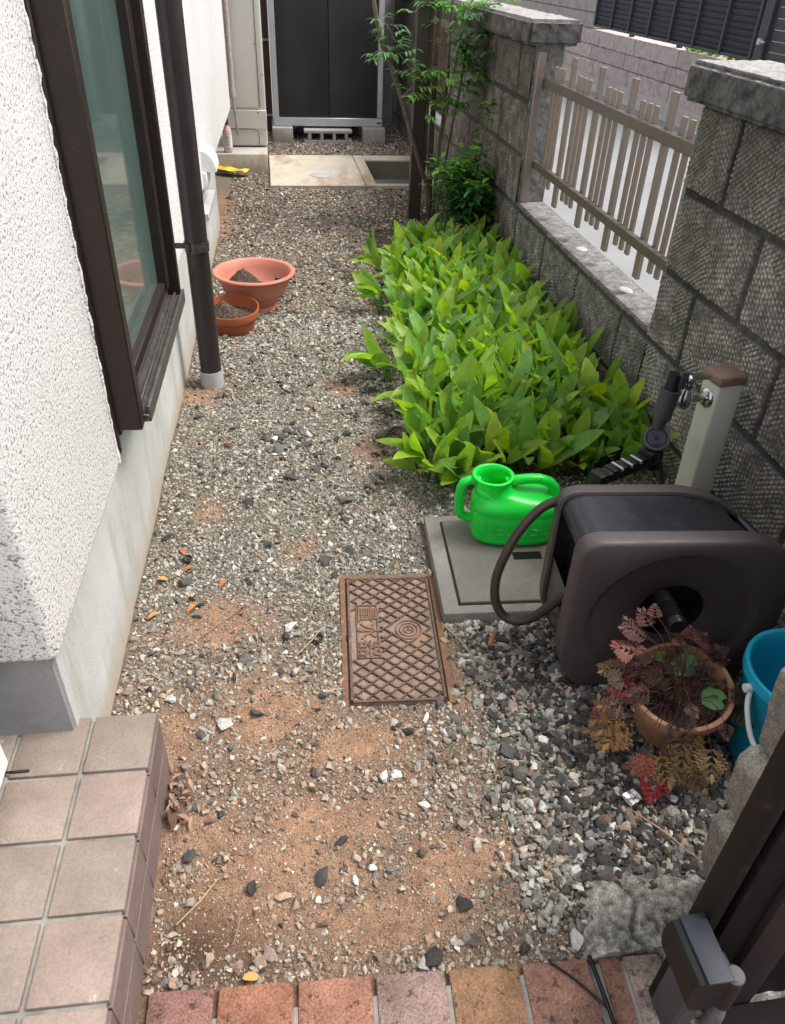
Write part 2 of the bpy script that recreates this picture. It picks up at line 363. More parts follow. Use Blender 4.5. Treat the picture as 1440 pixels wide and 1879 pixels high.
# ---- gravel
def ico(sub):
    bm=bmesh.new(); bmesh.ops.create_icosphere(bm,subdivisions=sub,radius=1); bm.verts.index_update()
    v=np.array([x.co[:] for x in bm.verts]); f=np.array([[a.index for a in p.verts] for p in bm.faces]); bm.free(); return v,f
def hull(n,flat=.6,seed=0):
    r=np.random.default_rng(seed); bm=bmesh.new()
    p=r.normal(size=(n,3)); p/=np.linalg.norm(p,axis=1)[:,None]; p*=(.8+.35*r.random((n,1))); p*=np.array([1.15,.85,flat])
    for a in p: bm.verts.new(a)
    bmesh.ops.convex_hull(bm,input=bm.verts[:]); 
    lo=[v for v in bm.verts if not v.link_faces]; bmesh.ops.delete(bm,geom=lo,context='VERTS')
    bmesh.ops.triangulate(bm,faces=bm.faces[:]); bm.verts.index_update(); bm.faces.ensure_lookup_table()
    v=np.array([x.co[:] for x in bm.verts]); f=np.array([[a.index for a in q_.verts] for q_ in bm.faces]); bm.free(); return v,f
def rotm(n,tilt):
    a=rng.random(n)*2*PI; b=rng.normal(0,tilt,n); c=rng.normal(0,tilt,n)
    ca,sa,cb,sb,cc,sc_=np.cos(a),np.sin(a),np.cos(b),np.sin(b),np.cos(c),np.sin(c)
    Rz=np.zeros((n,3,3)); Rz[:,0,0]=ca;Rz[:,0,1]=-sa;Rz[:,1,0]=sa;Rz[:,1,1]=ca;Rz[:,2,2]=1
    Rx=np.zeros((n,3,3)); Rx[:,0,0]=1;Rx[:,1,1]=cb;Rx[:,1,2]=-sb;Rx[:,2,1]=sb;Rx[:,2,2]=cb
    Ry=np.zeros((n,3,3)); Ry[:,1,1]=1;Ry[:,0,0]=cc;Ry[:,0,2]=sc_;Ry[:,2,0]=-sc_;Ry[:,2,2]=cc
    return Rx@Ry@Rz
def scatter(protos,P,rad,colr,tilt,sink):
    Vs=[];Fs=[];Cs=[];b=0; pick=rng.integers(0,len(protos),len(P))
    for k,(pv,pf) in enumerate(protos):
        m=np.where(pick==k)[0]
        if not len(m): continue
        Rm=rotm(len(m),tilt); st=1+rng.normal(0,.16,(len(m),1,3)).clip(-.35,.35)
        v=np.einsum('nij,nkj->nki',Rm,pv[None]*st)*rad[m][:,None,None]+P[m][:,None,:]
        v[:,:,2]+=(rad[m]*sink)[:,None]
        Vs.append(v.reshape(-1,3)); Fs.append((pf[None]+(np.arange(len(m))*len(pv))[:,None,None]).reshape(-1,3)+b)
        Cs.append(np.repeat(colr[m],len(pv),0)); b+=len(m)*len(pv)
    return np.concatenate(Vs),np.concatenate(Fs),np.concatenate(Cs)
PAL=np.array([[.36,.35,.315],[.52,.51,.48],[.33,.265,.195],[.23,.225,.205],[.145,.14,.13],[.235,.24,.195],[.31,.215,.165],[.058,.054,.049],[.43,.385,.30],[.17,.12,.085]])
def pick_cols(P,wfun):
    W=wfun(P[:,0],P[:,1]); W=W/W.sum(1,keepdims=True); c=np.cumsum(W,1); r=rng.random((len(P),1)); i=(r>c).sum(1).clip(0,len(PAL)-1)
    C=PAL[i]*1.15*(1+rng.normal(0,.17,(len(P),1)))
    # dust of the local soil on the stones: orange-brown by the step, beige along the path, none in the dark heap
    nl=(np.clip((1.35-P[:,1])/.3,0,1)*np.clip((.36-P[:,0])/.15,0,1))[:,None]; hp_=(np.clip((P[:,0]-.36)/.1,0,1)*np.clip((1.3-P[:,1])/.2,0,1))[:,None]
    k=rng.random((len(P),1)); C=C*(1-.55*nl*k)+np.array([.30,.205,.145])*.55*nl*k; pth=(1-nl)*(1-hp_)*.30*k
    C=C*(1-pth)+np.array([.27,.25,.195])*pth; return C.clip(.02,.62)
def wgt(x,y):
    n=len(x); W=np.zeros((n,len(PAL)))
    W[:]=[3,.9,1.3,3.0,2.4,2.6,.6,1.5,1.2,.5]
    rt=np.clip((x-.36)/.1,0,1)*np.clip((1.3-y)/.2,0,1); W=W*(1-rt[:,None])+np.array([1.5,.8,.9,1.8,3.4,.6,.5,7.5,.6,1.2])*rt[:,None]
    far=np.clip((y-2.9)/.7,0,1)[:,None]; W=W*(1-far)+np.array([1.6,.8,1.8,2,2.0,.5,1.8,2.6,1.2,4.2])*far
    near=np.clip((1.25-y)/.3,0,1)[:,None]*np.clip((.35-x)/.2,0,1)[:,None]; W=W*(1-near)+np.array([1.8,.7,2.8,1.8,.8,.9,1.9,.8,1.8,1.6])*near
    return W
def sample(n,x0,x1,y0,y1,dens,exc=True):
    x=rng.uniform(x0,x1,n); y=rng.uniform(y0,y1,n); k=rng.random(n)<dens(x,y)
    if exc: k&=~lidmask(x,y)
    k&=(x>-.39+A*y+.006)&(x<1.09)
    k&=~((x<-.255+.026*y)&(y<.905)); k&=~(y<.512-(x+.24)*.056)
    k&=~((x>.435)&(y<.585-(x-.42)*.25))
    x=x[k];y=y[k]; return np.stack([x,y,gz(x,y)],1)
def dens_f(x,y):
    d=1-sandy(x,y)*1.2; d=d*(.85+.9*(fbm(x*5+9,y*5,3)-.3)); d=np.where(y<1.2,d*.78,d)
    right=np.clip((x-.33)/.1,0,1)*np.clip((1.3-y)/.2,0,1); d=np.maximum(d,right)
    bed=(x>.5)&(y>1.75)&(y<4.2); return np.where(bed,.12,d).clip(.04,1)
V1=[hull(14,.72,i) for i in range(10)]; V2=[hull(12,.8,50+i) for i in range(8)]; V3=[hull(22,.5,100+i) for i in range(12)]
# fine grit
P=sample(150000,-.45,1.09,.44,2.3,lambda x,y:(.40+.75*dens_f(x,y))*np.where((x>.5)&(y>1.7),.1,1)); rd=rng.uniform(.0013,.0032,len(P))
c=pick_cols(P,wgt); parts=[scatter([hull(7,.8,200+i) for i in range(6)],P,rd,c,.6,.25)]
# pebbles
P=sample(68000,-.45,1.09,.44,3.0,dens_f); rd=(rng.lognormal(-5.42,.30,len(P))).clip(.0025,.011); rd*=np.where(P[:,1]<1.2,1.05,.92)
parts.append(scatter(V1+V2,P,rd,pick_cols(P,wgt),.5,.35))
P=sample(46000,-.40,1.09,2.7,7.4,lambda x,y:dens_f(x,y)); rd=(rng.lognormal(-5.12,.25,len(P))).clip(.004,.012)
parts.append(scatter(V2,P,rd,pick_cols(P,wgt),.5,.3))
# right bottom heap: coarser pale pebbles
P=sample(9000,.28,1.05,.52,1.22,lambda x,y:np.clip((x-.30+.25*(fbm(x*8,y*8,2)-.4))/.12,0,1)); rd=rng.lognormal(-4.95,.28,len(P)).clip(.004,.012)
parts.append(scatter(V1,P,rd,pick_cols(P,wgt),.5,.6))
V_,F_,C_=[],[],[];b=0
for v,f,c in parts: V_.append(v);F_.append(f+b);C_.append(c);b+=len(v)
o=npmesh('fine_gravel',np.concatenate(V_),np.concatenate(F_),np.concatenate(C_),M['gravel'],None,False); tag(o,kind='stuff'); tag(o,'pale grey and tan pea gravel spread over the brown sandy yard','gravel')
# large crushed dark stones
def dens_b(x,y):
    d=.05+.0*x
    d=np.maximum(d,.95*np.clip((x-.33)/.12,0,1)*np.clip((1.28-y)/.15,0,1))
    d=np.maximum(d,.55*np.exp(-(((x-.02)/.12)**2+((y-1.95)/.14)**2)))
    d=np.maximum(d,.5*np.exp(-(((x-.28)/.07)**2+((y-2.25)/.5)**2)))
    d=np.maximum(d,.35*np.exp(-(((x-.12)/.05)**2+((y-1.60)/.15)**2)))
    d=np.maximum(d,.28*np.exp(-(((x-.16)/.07)**2+((y-.78)/.05)**2)))
    d=np.maximum(d,.3*np.exp(-(((x+.2)/.06)**2+((y-.8)/.06)**2)))
    d=np.maximum(d,.3*np.exp(-(((x-.28)/.08)**2+((y-.95)/.05)**2)))
    d=np.maximum(d,.16*np.clip((x-.25)/.1,0,1)*np.clip((1.0-y)/.2,0,1))
    return np.where(y>2.9,.10,d)*np.where(sandy(x,y)>.7,.35,1)
def bcol(P):
    n=len(P); pal=np.array([[.060,.057,.054],[.088,.084,.080],[.135,.13,.12],[.10,.085,.08],[.36,.35,.32],[.58,.57,.54],[.27,.2,.17]]); i=rng.choice(7,n,p=[.30,.26,.16,.1,.08,.04,.06])
    return (pal[i]*(1+rng.normal(0,.14,(n,1)))).clip(.02,.8)
P=sample(9500,-.42,1.05,.50,2.9,dens_b); rd=rng.lognormal(-4.62,.30,len(P)).clip(.006,.019)*np.where(P[:,1]>1.4,.95,1)
a_=scatter(V3,P,rd,bcol(P),.35,.45)
P=sample(2200,-.40,1.05,2.9,7.2,lambda x,y:.25+0*x); rd=rng.uniform(.008,.016,len(P)); b_=scatter(V3,P,rd,bcol(P),.35,.35)
o=npmesh('crushed_stone',np.concatenate([a_[0],b_[0]]),np.concatenate([a_[1],b_[1]+len(a_[0])]),np.concatenate([a_[2],b_[2]]),M['gravel'],None,False)
tag(o,'dark angular crushed stones lying thickest around the hose reel','stones',kind='stuff')
# ================================================================ HOUSE (left)
hs=thing('house','white speckled stucco house with bronze framed window along left side','house',hx(0,.85,0),-A)
def HB(): return MB(HX)
m=HB(); m.bx(-2.2,0.012,.852,1.405,.325,3.0,.014,3); m.bx(-2.2,.012,1.405,2.16,1.30,3.0); m.bx(-2.2,.012,2.16,5.6,.37,3.0,.004)
m.bx(-2.2,-.09,1.40,2.2,.36,1.31); m.build('wall',M['stucco'],hs)
m=HB(); m.bx(-2.2,0,.872,4.24,-.2,.372); m.bx(-2.2,-.14,4.24,5.58,-.2,.372); m.build('foundation',M['found'],hs)
m=HB(); m.bx(-2.0,-.004,.864,.874,.1,.326); m.build('foundation_end',M['found_end'],hs)
# window
m=HB()
m.bx(-.06,.068,1.405,1.440,.405,1.5,.003)            # near outer board
m.bx(-.06,.016,1.440,1.475,.375,1.5,.002); m.bx(-.06,.020,1.392,1.405,.36,1.5,.002)
m.bx(-.05,.040,1.475,1.505,.45,1.5,.002)
m.bx(-.06,.068,2.125,2.155,.42,1.5,.003); m.bx(-.05,.045,2.07,2.125,.45,1.5,.002)
m.bx(-.06,.03,1.405,2.155,1.30,1.36,.003)
m.bx(-.05,.040,1.475,2.125,.445,.475,.002)
wf=m.build('window',M['frame'],hs); 
m=HB(); m.bx(0,.022,1.470,2.11,.47,1.30); m.build('glass_pane',M['glass'],wf)
m=HB(); m.bx(-.05,.079,1.44,2.125,.405,.422,.002); m.bx(.030,.036,1.442,2.123,.42,.437,.001); m.bx(.052,.057,1.442,2.123,.42,.431,.001); m.bx(.074,.081,1.442,2.123,.405,.440,.001)
m.build('sill_track',M['sill'],wf)
# caulked rough stucco edge beside the window
m=HB(); pts=[(.0125+random.uniform(-.001,.0015),1.390+random.uniform(-.0015,.0015),.34+.012*i) for i in range(85)]; m.tube(pts,[.0035+random.uniform(-.0012,.0015) for _ in pts],6); m.build('caulk_bead',M['stucco'],hs)
# downpipe
m=HB(); m.tube([(.092,2.42,-.03),(.092,2.42,2.8)],.0345,28); m.tube([(.092,2.42,1.35),(.092,2.42,1.42)],.038,28)
dp=m.build('downpipe',M['pipe'],hs)
m=HB(); m.lathe([(.0385,-.05),(.0385,.055),(.036,.055),(.036,0.0)],36,Matrix.Translation((.092,2.42,0))); m.build('pipe_collar',M['pvcgrey'],dp)
m=HB(); m.lathe([(.0345,.452),(.0375,.452),(.0375,.480),(.0345,.480)],32,Matrix.Translation((.092,2.42,0))); m.box((.030,2.42,.466),(.06,.006,.016)); m.box((.112,2.386,.466),(.022,.006,.018),None,.001); m.box((.068,2.386,.466),(.012,.012,.024),None,.001); m.build('pipe_clamp',M['bracket'],dp)
# white vent hood past the pipe
m=HB(); pr=[]
for i in range(9): a=PI/2*i/8; pr.append((.070*math.sin(a),.085*math.cos(a)))
secs=[[(u_*1.0,yy,.43+zz) for u_,zz in [(0,.0)]+[(p[0],p[1]) for p in pr]+[(0.0,-.0)]] for yy in (3.55,3.72)]
m.loft(secs); m.bx(0,.03,3.54,3.73,.36,.43,.004); m.build('vent_hood',M['white'],hs)
m=HB(); m.bx(0,.035,3.40,3.80,.27,.30,.003); m.build('vent_grille',M['pvcgrey'],hs)
# white door at far left
m=MB(); m.bx(-.492,-.452,.0,.80,.17,2.1,.004); dr=m.build('door',M['white'],hs)
m=MB(); m.bx(-.500,-.492,.0,.806,.165,2.1); m.bx(-.492,-.47,.800,.806,.165,2.1); m.build('door_edge',M['frame_lt'],dr)
m=MB(); m.tube([(-.62,.792,.155),(-.425,.792,.155)],.0022,6); m.build('door_track',M['frame'],hs)
# tiled step
ts=thing('tiled_step','low entrance step of square mauve brown tiles beside the house','step',hx(.125,.4,0),-A)
m=HB(); m.bx(-1.6,.121,-.3,.886,-.1,.146); m.build('grout_bed',M['grout'],ts)
m=HB(); ys=[.890]; 
while ys[-1]>-.2: ys.append(ys[-1]-.1115)
us=[.125,.0225,-.0885,-.20,-.31,-.42,-.53]
for i in range(len(ys)-1):
    for j in range(len(us)-1):
        k=random.uniform(.86,1.08); m.c=(.25*k*random.uniform(.97,1.03),.198*k,.168*k)
        g=.0036; m.bx(us[j+1]+g,us[j]-(g if j else .0),ys[i+1]+(g if i<99 else 0),ys[i]-(g if i else 0),.138,.1525+random.uniform(-.0006,.0006),.0022,2)
m.build('top_tiles',M['tile'],ts)
m=HB()
for i in range(len(ys)-1):
    for (z0,z1) in ((.072,.1375),(-.01,.0695)):
        k=random.uniform(.9,1.08); m.c=(.185*k,.135*k,.125*k); m.bx(.118,.1275+(0 if z0>0.05 else .0),ys[i+1]+.0015,ys[i]-.0015,z0,z1,.0015,1)
for j in range(3):
    m.bx(us[j+1]+.002,us[j]-.002,.884,.8925,.0,.1375,.0015)
m.build('riser_tiles',M['tile'],ts)
# ================================================================ BRICK PAVING (bottom)
bx_=[-.238,-.1465,-.0345,.077,.184,.293,.399]; bc=[(.27,.145,.12),(.33,.155,.10),(.33,.165,.115),(.31,.215,.185),(.31,.18,.105),(.27,.15,.11),(.25,.135,.10),(.27,.21,.185)]
edges=[(-.240,-.149),(-.143,-.037),(-.031,.0745),(.0805,.181),(.187,.290),(.296,.396),(.412,.4445),(.449,.505)]
m=MB()
for k,(a,b) in enumerate(edges):
    yt=.511-((a+b)/2+.24)*.056; m.c=bc[k]; m.box(((a+b)/2,yt-.108,-.03),(b-a,.216,.07),(0,0,-.045),.004,2)
    m.c=bc[(k+3)%8]; m.box(((a+b)/2+.03,yt-.33,-.03),(b-a,.212,.07),(0,0,-.045),.004,2)
tag(m.build('brick_path',M['brick']),kind='structure')
m=MB(); m.bx(-.26,.512,-.1,.466,-.08,.0015); tag(m.build('brick_mortar_bed',M['grout']),kind='structure')
# ================================================================ BLOCK WALL (right)
ZC=[-.115,.09,.296,.506,.718,.928,1.1]
def face(y0,y1,z0,z1,jy,step,x0=1.1,seed=0,base=(.30,.28,.255),lift=.36,amp=.0055):
    """chiselled rock-face block courses as a real relief: joints recessed, herringbone tooth marks"""
    ys_=np.arange(y0,y1+step*.5,step); zs=np.arange(z0,z1+step*.5,step); Yg,Zg=np.meshgrid(ys_,zs)
    ci=np.searchsorted(np.array(ZC),Zg)-1
    dz=np.min(np.abs(Zg[...,None]-np.array(ZC)),-1)
    off=np.where(ci%2==0,jy,jy-.205); ph=(Yg-off)/.41; bi=np.floor(ph); fy=np.minimum(ph-bi,1-(ph-bi))*.41
    d=np.minimum(dz,fy)+(fbm(Yg*40,Zg*40,2)-.45)*.004
    rec=np.clip((d-.007)/.006,0,1); rec=rec*rec*(3-2*rec)
    sgn=np.where(vn(Yg*7+seed,Zg*7+3*ci)+.15*vn(Yg*30,Zg*30)>.56,1,-1)*np.where((bi+ci)%2==0,1,-1)
    an=.62; u=Yg*math.cos(an)+sgn*Zg*math.sin(an); v=-sgn*Yg*math.sin(an)+Zg*math.cos(an)
    u=u+(fbm(Yg*22,Zg*22,2)-.4)*.006; v=v+(fbm(Yg*18+50,Zg*18,3)-.4)*.009
    wj=.0112; row=np.floor(v/wj); rid=np.abs(np.sin(v/wj*PI)); da=.5+.5*np.sin(u/.0165*2*PI+(np.floor(row)%2)*PI+.5*np.sin(row*1.7))
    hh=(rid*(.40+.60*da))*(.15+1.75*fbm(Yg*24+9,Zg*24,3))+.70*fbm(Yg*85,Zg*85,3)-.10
    big=(fbm(Yg*9+seed,Zg*9,3)-.45)*.010
    H=rec*(.004+amp*hh+big); 
    Xv=x0-H
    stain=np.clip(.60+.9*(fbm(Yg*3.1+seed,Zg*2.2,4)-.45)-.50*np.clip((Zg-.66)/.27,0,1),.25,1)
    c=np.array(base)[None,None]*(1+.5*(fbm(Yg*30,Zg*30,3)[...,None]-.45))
    c=c*(.55+.45*stain[...,None])*(.35+.65*np.clip(hh,0,1))[...,None]+(np.array([.36,.345,.32])*lift*2.2)*(np.clip(hh-.55,0,1)*2.0*rec*stain)[...,None]  # worn tips and sooty pits; also paints light and shade of the relief
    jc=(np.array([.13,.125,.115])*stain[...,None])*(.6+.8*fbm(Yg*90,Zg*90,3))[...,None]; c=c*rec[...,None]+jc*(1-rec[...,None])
    V=np.stack([Xv,Yg,Zg],-1).reshape(-1,3); ix=np.arange(Yg.size).reshape(Yg.shape)
    F=np.stack([ix[:-1,:-1],ix[1:,:-1],ix[1:,1:],ix[:-1,1:]],-1).reshape(-1,4)
    return V,F,c.reshape(-1,3)
bw=thing('block_wall','dark weathered textured concrete block wall with two capped piers along right side','wall',(1.16,2.7,-.1))
def addnp(name,lst,mat,parent):
    V=[];F=[];C=[];b=0; L=np.array(parent.location)
    for v,f,c in lst: V.append(v-L);F.append(f+b);C.append(c);b+=len(v)
    return npmesh(name,np.concatenate(V),np.concatenate(F),np.concatenate(C),mat,parent,True)
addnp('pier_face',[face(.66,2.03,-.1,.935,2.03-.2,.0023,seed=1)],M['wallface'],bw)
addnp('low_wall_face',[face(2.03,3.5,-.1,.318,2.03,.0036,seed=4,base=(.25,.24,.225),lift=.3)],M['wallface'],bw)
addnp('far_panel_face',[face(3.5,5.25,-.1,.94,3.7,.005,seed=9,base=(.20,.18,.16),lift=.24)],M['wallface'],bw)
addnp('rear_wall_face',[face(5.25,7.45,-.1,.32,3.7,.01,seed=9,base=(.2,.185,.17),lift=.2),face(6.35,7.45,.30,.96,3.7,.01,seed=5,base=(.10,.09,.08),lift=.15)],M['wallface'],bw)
m=MB(); m.c=(.16,.155,.145)
m.bx(1.106,1.215,.66,2.025,-.3,.927); m.bx(1.106,1.215,3.505,5.24,-.3,.927); m.bx(1.106,1.215,5.243,7.44,-.3,.31); m.bx(1.106,1.215,6.36,7.44,.312,.95); m.bx(1.106,1.215,2.028,3.502,-.3,.306)
m.build('block_core',M['wallface'],bw)
def rough_box(m,x0,x1,y0,y1,z0,z1,step,amp,cfun,seed=0,cham=.012):
    """a rough cast block: subdivided box with noisy surface"""
    bm=bmesh.new(); bmesh.ops.create_cube(bm,size=1)
    d=(x1-x0,y1-y0,z1-z0)
    for v in bm.verts: v.co=Vector((v.co.x*d[0],v.co.y*d[1],v.co.z*d[2]))
    bmesh.ops.bevel(bm,geom=bm.edges[:],offset=cham,segments=2,affect='EDGES')
    for ax in range(3):
        k=int(d[ax]/step)
        for i in range(1,k):
            p=Vector((0,0,0)); nn=Vector((0,0,0)); p[ax]=-d[ax]/2+d[ax]*i/k; nn[ax]=1
            bmesh.ops.bisect_plane(bm,geom=bm.verts[:]+bm.edges[:]+bm.faces[:],plane_co=p,plane_no=nn)
    bm.normal_update(); bm.verts.index_update()
    cx=Vector(((x0+x1)/2,(y0+y1)/2,(z0+z1)/2)); P=np.array([(v.co+cx)[:] for v in bm.verts]); Nn=np.array([v.normal[:] for v in bm.verts])
    a=P[:,0]+P[:,2]*.7; b=P[:,1]+P[:,2]*.7*1.3
    h=(fbm(a*45+seed,b*45,3)-.45)*amp*2+(fbm(a*160+seed,b*160,2)-.4)*amp
    P=P+Nn*h[:,None]; cc=cfun(P,h/amp,Nn)
    b0=len(m.V); m.V+=[tuple(p) for p in P]; m.C+=[tuple(c) for c in cc]
    for f in bm.faces: m.F.append(tuple(b0+v.index for v in f.verts)); m.MI.append(0)
    bm.free()
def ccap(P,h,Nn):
    g=.11+.11*np.clip(h,-1,1.2)+.26*np.clip(Nn[:,2],0,1)*(.7+.6*fbm(P[:,0]*20,P[:,1]*20,3)); g=np.clip(g,.03,.5)  # top faces made paler, light from above put into the colour
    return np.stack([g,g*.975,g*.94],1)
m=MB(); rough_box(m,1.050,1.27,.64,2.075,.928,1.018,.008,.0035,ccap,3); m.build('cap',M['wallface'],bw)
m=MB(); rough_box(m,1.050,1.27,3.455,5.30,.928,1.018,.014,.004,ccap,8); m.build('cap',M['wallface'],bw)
def cend(P,h,Nn):
    g=np.clip(.20+.12*np.clip(h,-1,1),.08,.45); return np.stack([g,g*.97,g*.93],1)
m=MB(); rough_box(m,1.098,1.218,3.492,3.51,.31,.93,.010,.003,cend,2,.003); rough_box(m,1.098,1.218,2.02,2.034,.31,.93,.012,.003,cend,2,.003); m.build('pier_end',M['wallface'],bw)
m=MB(); rough_box(m,1.094,1.222,2.034,3.492,.305,.322,.008,.0022,cend,6,.004); m.build('coping',M['wallface'],bw)
m=MB(); m.c=(.62,.61,.58)
for y_ in (2.36,2.80): m.lathe([(.0,.3262),(.016,.3258),(.021,.3235)],14,Matrix.Translation((1.155,y_,0)),1,1.5)
m.build('mortar_spot',M['conc_lt'],bw)
m=MB(); m.c=(.42,.41,.39); m.bx(.90,1.2,7.452,7.56,-.2,1.3)
for z in (.31,.52,.73,.94): m.bx(.90,1.2,7.45,7.57,z-.006,z+.0)
m.build('rear_return',M['conc_lt'],bw)
# slat fence on the low wall
fn=thing('slat_fence','taupe aluminium slat fence of long and short pickets above low wall between piers','fence',(1.16,2.75,.32))
m=MB(); m.bx(1.135,1.158,2.036,3.49,.782,.815,.002); m.build('rail',M['rail'],fn)
m=MB(); m.bx(1.135,1.158,2.036,3.49,.470,.500,.002); m.build('rail',M['rail'],fn)
tall=None; short=None; y=3.205; per=.2895
def slat(y,tallf):
    global tall,short
    proto=tall if tallf else short
    if proto is None:
        m=MB()
        if tallf: m.bx(1.159,1.173,y-.0168,y+.0168,.372,.912,.001)
        else: m.bx(1.159,1.170,y-.0118,y+.0118,.418,.862,.001)
        o=m.build('slat',M['fence'],fn); o['_y']=y
        if tallf: tall=o
        else: short=o
        return
    o=proto.copy(); col.objects.link(o); o.parent=fn; o.location.y=y-proto['_y']
for k in range(5):
    yt=3.205-per*k
    if k<4: slat(yt,True)
    for d in (.103-per,.155-per+.0,.207-per):
        ys2=yt-d-per if k>0 or True else 0
    for d in (.087,.139,.191):
        if yt-d>2.05: slat(yt-d,False)
slat(3.405,False); slat(3.357,False); slat(3.308,False); slat(2.045+.018,True)
for o in (tall,short): del o['_y']
m=MB(); m.bx(1.104,1.134,3.462,3.488,.324,.905,.001); m.build('fence_post',M['fence'],fn)
# rear brown board fence
rf=thing('board_fence','dark brown board fence standing on the wall behind nandina','fence',(1.16,5.8,.32))
m=MB()
for k in range(8): m.bx(1.13,1.145,5.27+k*.135,5.27+k*.135+.105,.36,1.2,.002)
m.build('board',M['panel_br'],rf)
m=MB(); m.bx(1.118,1.130,5.26,6.35,.46,.50); m.bx(1.118,1.130,5.26,6.35,.85,.89); m.build('rail',M['fence'],rf)
# brown post with side board
pb=thing('brown_post','tall dark brown square post standing in gravel left of nandina stems','post',(.79,4.42,0))
m=MB(); m.bx(.757,.822,4.39,4.445,-.05,2.2,.003); m.build('post',M['post_br'],pb)
m=MB(); m.bx(.822,.842,4.40,4.43,.25,2.2,.002); m.build('batten',M['panel_br'],pb)
# ================================================================ STREET SIDE
rw=thing('retaining_wall','pale pink split face block retaining wall across the street','wall',(4.6,10,-.1))
def pink(P,h,Nn): 
    g=np.clip(.50+.10*h,.25,.7); return np.stack([g,g*.86,g*.80],1)
m=MB()
for k,(z0,z1) in enumerate(((-.12,.138),(.143,.302),(.307,.478))):
    yy=5.5+(.2 if k%2 else 0)
    while yy<15.5:
        a=random.uniform(.92,1.06); m.c=(.56*a,.475*a,.44*a)
        x0=4.44+.012*k
        rough_box(m,x0,x0+.3,yy,yy+1.195,z0,z1,.045,.009,lambda P,h,Nn,a=a:np.stack([np.clip((.66+.06*h)*a,.2,.8),np.clip((.55+.06*h)*a,.2,.75),np.clip((.51+.06*h)*a,.2,.7)],1),int(yy*10),.010); yy+=1.2
m.build('block_course',M['split'],rw)
m=MB(); m.c=(.5,.45,.42)
for k in range(14):
    yy=11.85+k*.4; 
    for (z0,z1) in ((.48,.66),(.665,.845),(.85,1.03),(1.035,1.3)): m.bx(4.5,4.8,yy,yy+.395,z0,z1,.012,1)
m.build('upper_course',M['split'],rw)
lf=thing('louver_fence','slate grey louvered aluminium fence on the pink retaining wall','fence',(4.6,9.7,.48))
m=MB(); z=.56
while z<1.9: m.box((4.50,9.72,z),(.012,4.16,.060),(0,R(-28),0)); z+=.052
m.build('louver',M['slate'],lf)
m=MB(); m.bx(4.475,4.52,7.64,11.8,.515,.545,.003); m.build('bottom_bar',M['slate'],lf)
for k in range(8):
    m=MB(); yy=7.68+k*.585; m.bx(4.46,4.50,yy-.018,yy+.018,.53,1.95,.002); m.build('upright',M['slate'],lf)
for k in range(3):
    m=MB(); yy=8.0+k*1.35; m.bx(4.55,4.60,yy-.03,yy+.03,.45,.56,.002); m.build('foot',M['shed'],lf)
sg=thing('street_gate','slate grey boarded street gate with silver handle beyond louver fence','gate',(4.5,7.2,.0))
m=MB()
for k in range(22): m.bx(4.485,4.51,6.95,7.46,.02+k*.085,.10+k*.085,.003)
m.build('board_panel',M['slate'],sg)
m=MB(); m.bx(4.45,4.52,7.46,7.60,-.05,1.95,.003); m.bx(4.45,4.52,6.86,6.95,-.05,1.95,.003); m.build('gate_frame',M['slate'],sg)
m=MB(); m.bx(4.41,4.45,7.48,7.53,.66,.71,.004); m.box((4.405,7.44,.69),(.014,.11,.016),None,.004); m.build('handle',M['alu'],sg)
hs2=thing('street_planter','shallow dark planter with red flowers on the far street wall','planter',(4.4,13.5,.3))
m=MB(); m.bx(4.15,4.4,12.9,14.6,.02,.14,.01); m.build('planter_box',M['panel_br'],hs2)
def leafblade(m,p,d,up,L,W,fold=.12,curl=.2,n=5,tip=1.0,wf=None,shade=1):
    """one leaf: p base, d direction, up approx surface normal; 3-wide strip with fold and curl"""
    d=Vector(d).normalized(); sd_=d.cross(Vector(up)); 
    if sd_.length<1e-3: sd_=d.cross(Vector((1,0,0)))
    sd_.normalize(); nn=sd_.cross(d); vs=[];uv=[];fs=[]
    for i in range(n+1):
        t=i/n; wv=(wf(t) if wf else math.sin(PI*min(1,t*.93+.03))**.8)*W*.5
        c=Vector(p)+d*(L*(t-.0))*math.cos(curl*t*.7)-nn*(L*math.sin(curl*t)*t*.8)
        for j,q_ in enumerate((-1,0,1)):
            vs.append(c+sd_*q_*wv+nn*(abs(q_)*fold*wv*1.6)); uv.append((.5+q_*.5,t))
    for i in range(n):
        for j in range(2): fs.append((i*3+j,i*3+j+1,(i+1)*3+j+1,(i+1)*3+j))
    m.add(vs,fs,None,uv)
m=MB(); 
for k in range(160):
    p=(random.uniform(4.15,4.4),random.uniform(12.9,14.6),random.uniform(.14,.30)); m.c=random.choice([(.45,.04,.03),(.05,.16,.04),(.06,.2,.05)]); leafblade(m,p,(random.uniform(-1,1),random.uniform(-1,1),.8),(0,0,1),.09,.05,n=3)
m.build('flowers',M['nleaf'],hs2)
sp=thing('street_shrub','low green strap leaved plant growing beneath the louver fence','plant',(4.66,8.6,.48))
m=MB()
for k in range(120):
    p=(random.uniform(4.55,4.75),random.uniform(8.0,9.2),.46); a=random.uniform(0,6.28); g=random.uniform(.7,1.2); m.c=(.10*g,.22*g,.05*g); leafblade(m,p,(math.cos(a)*.7,math.sin(a)*.7,random.uniform(.4,1)),(0,0,1),random.uniform(.08,.15),.035,n=4)
m.build('foliage',M['nleaf'],sp)
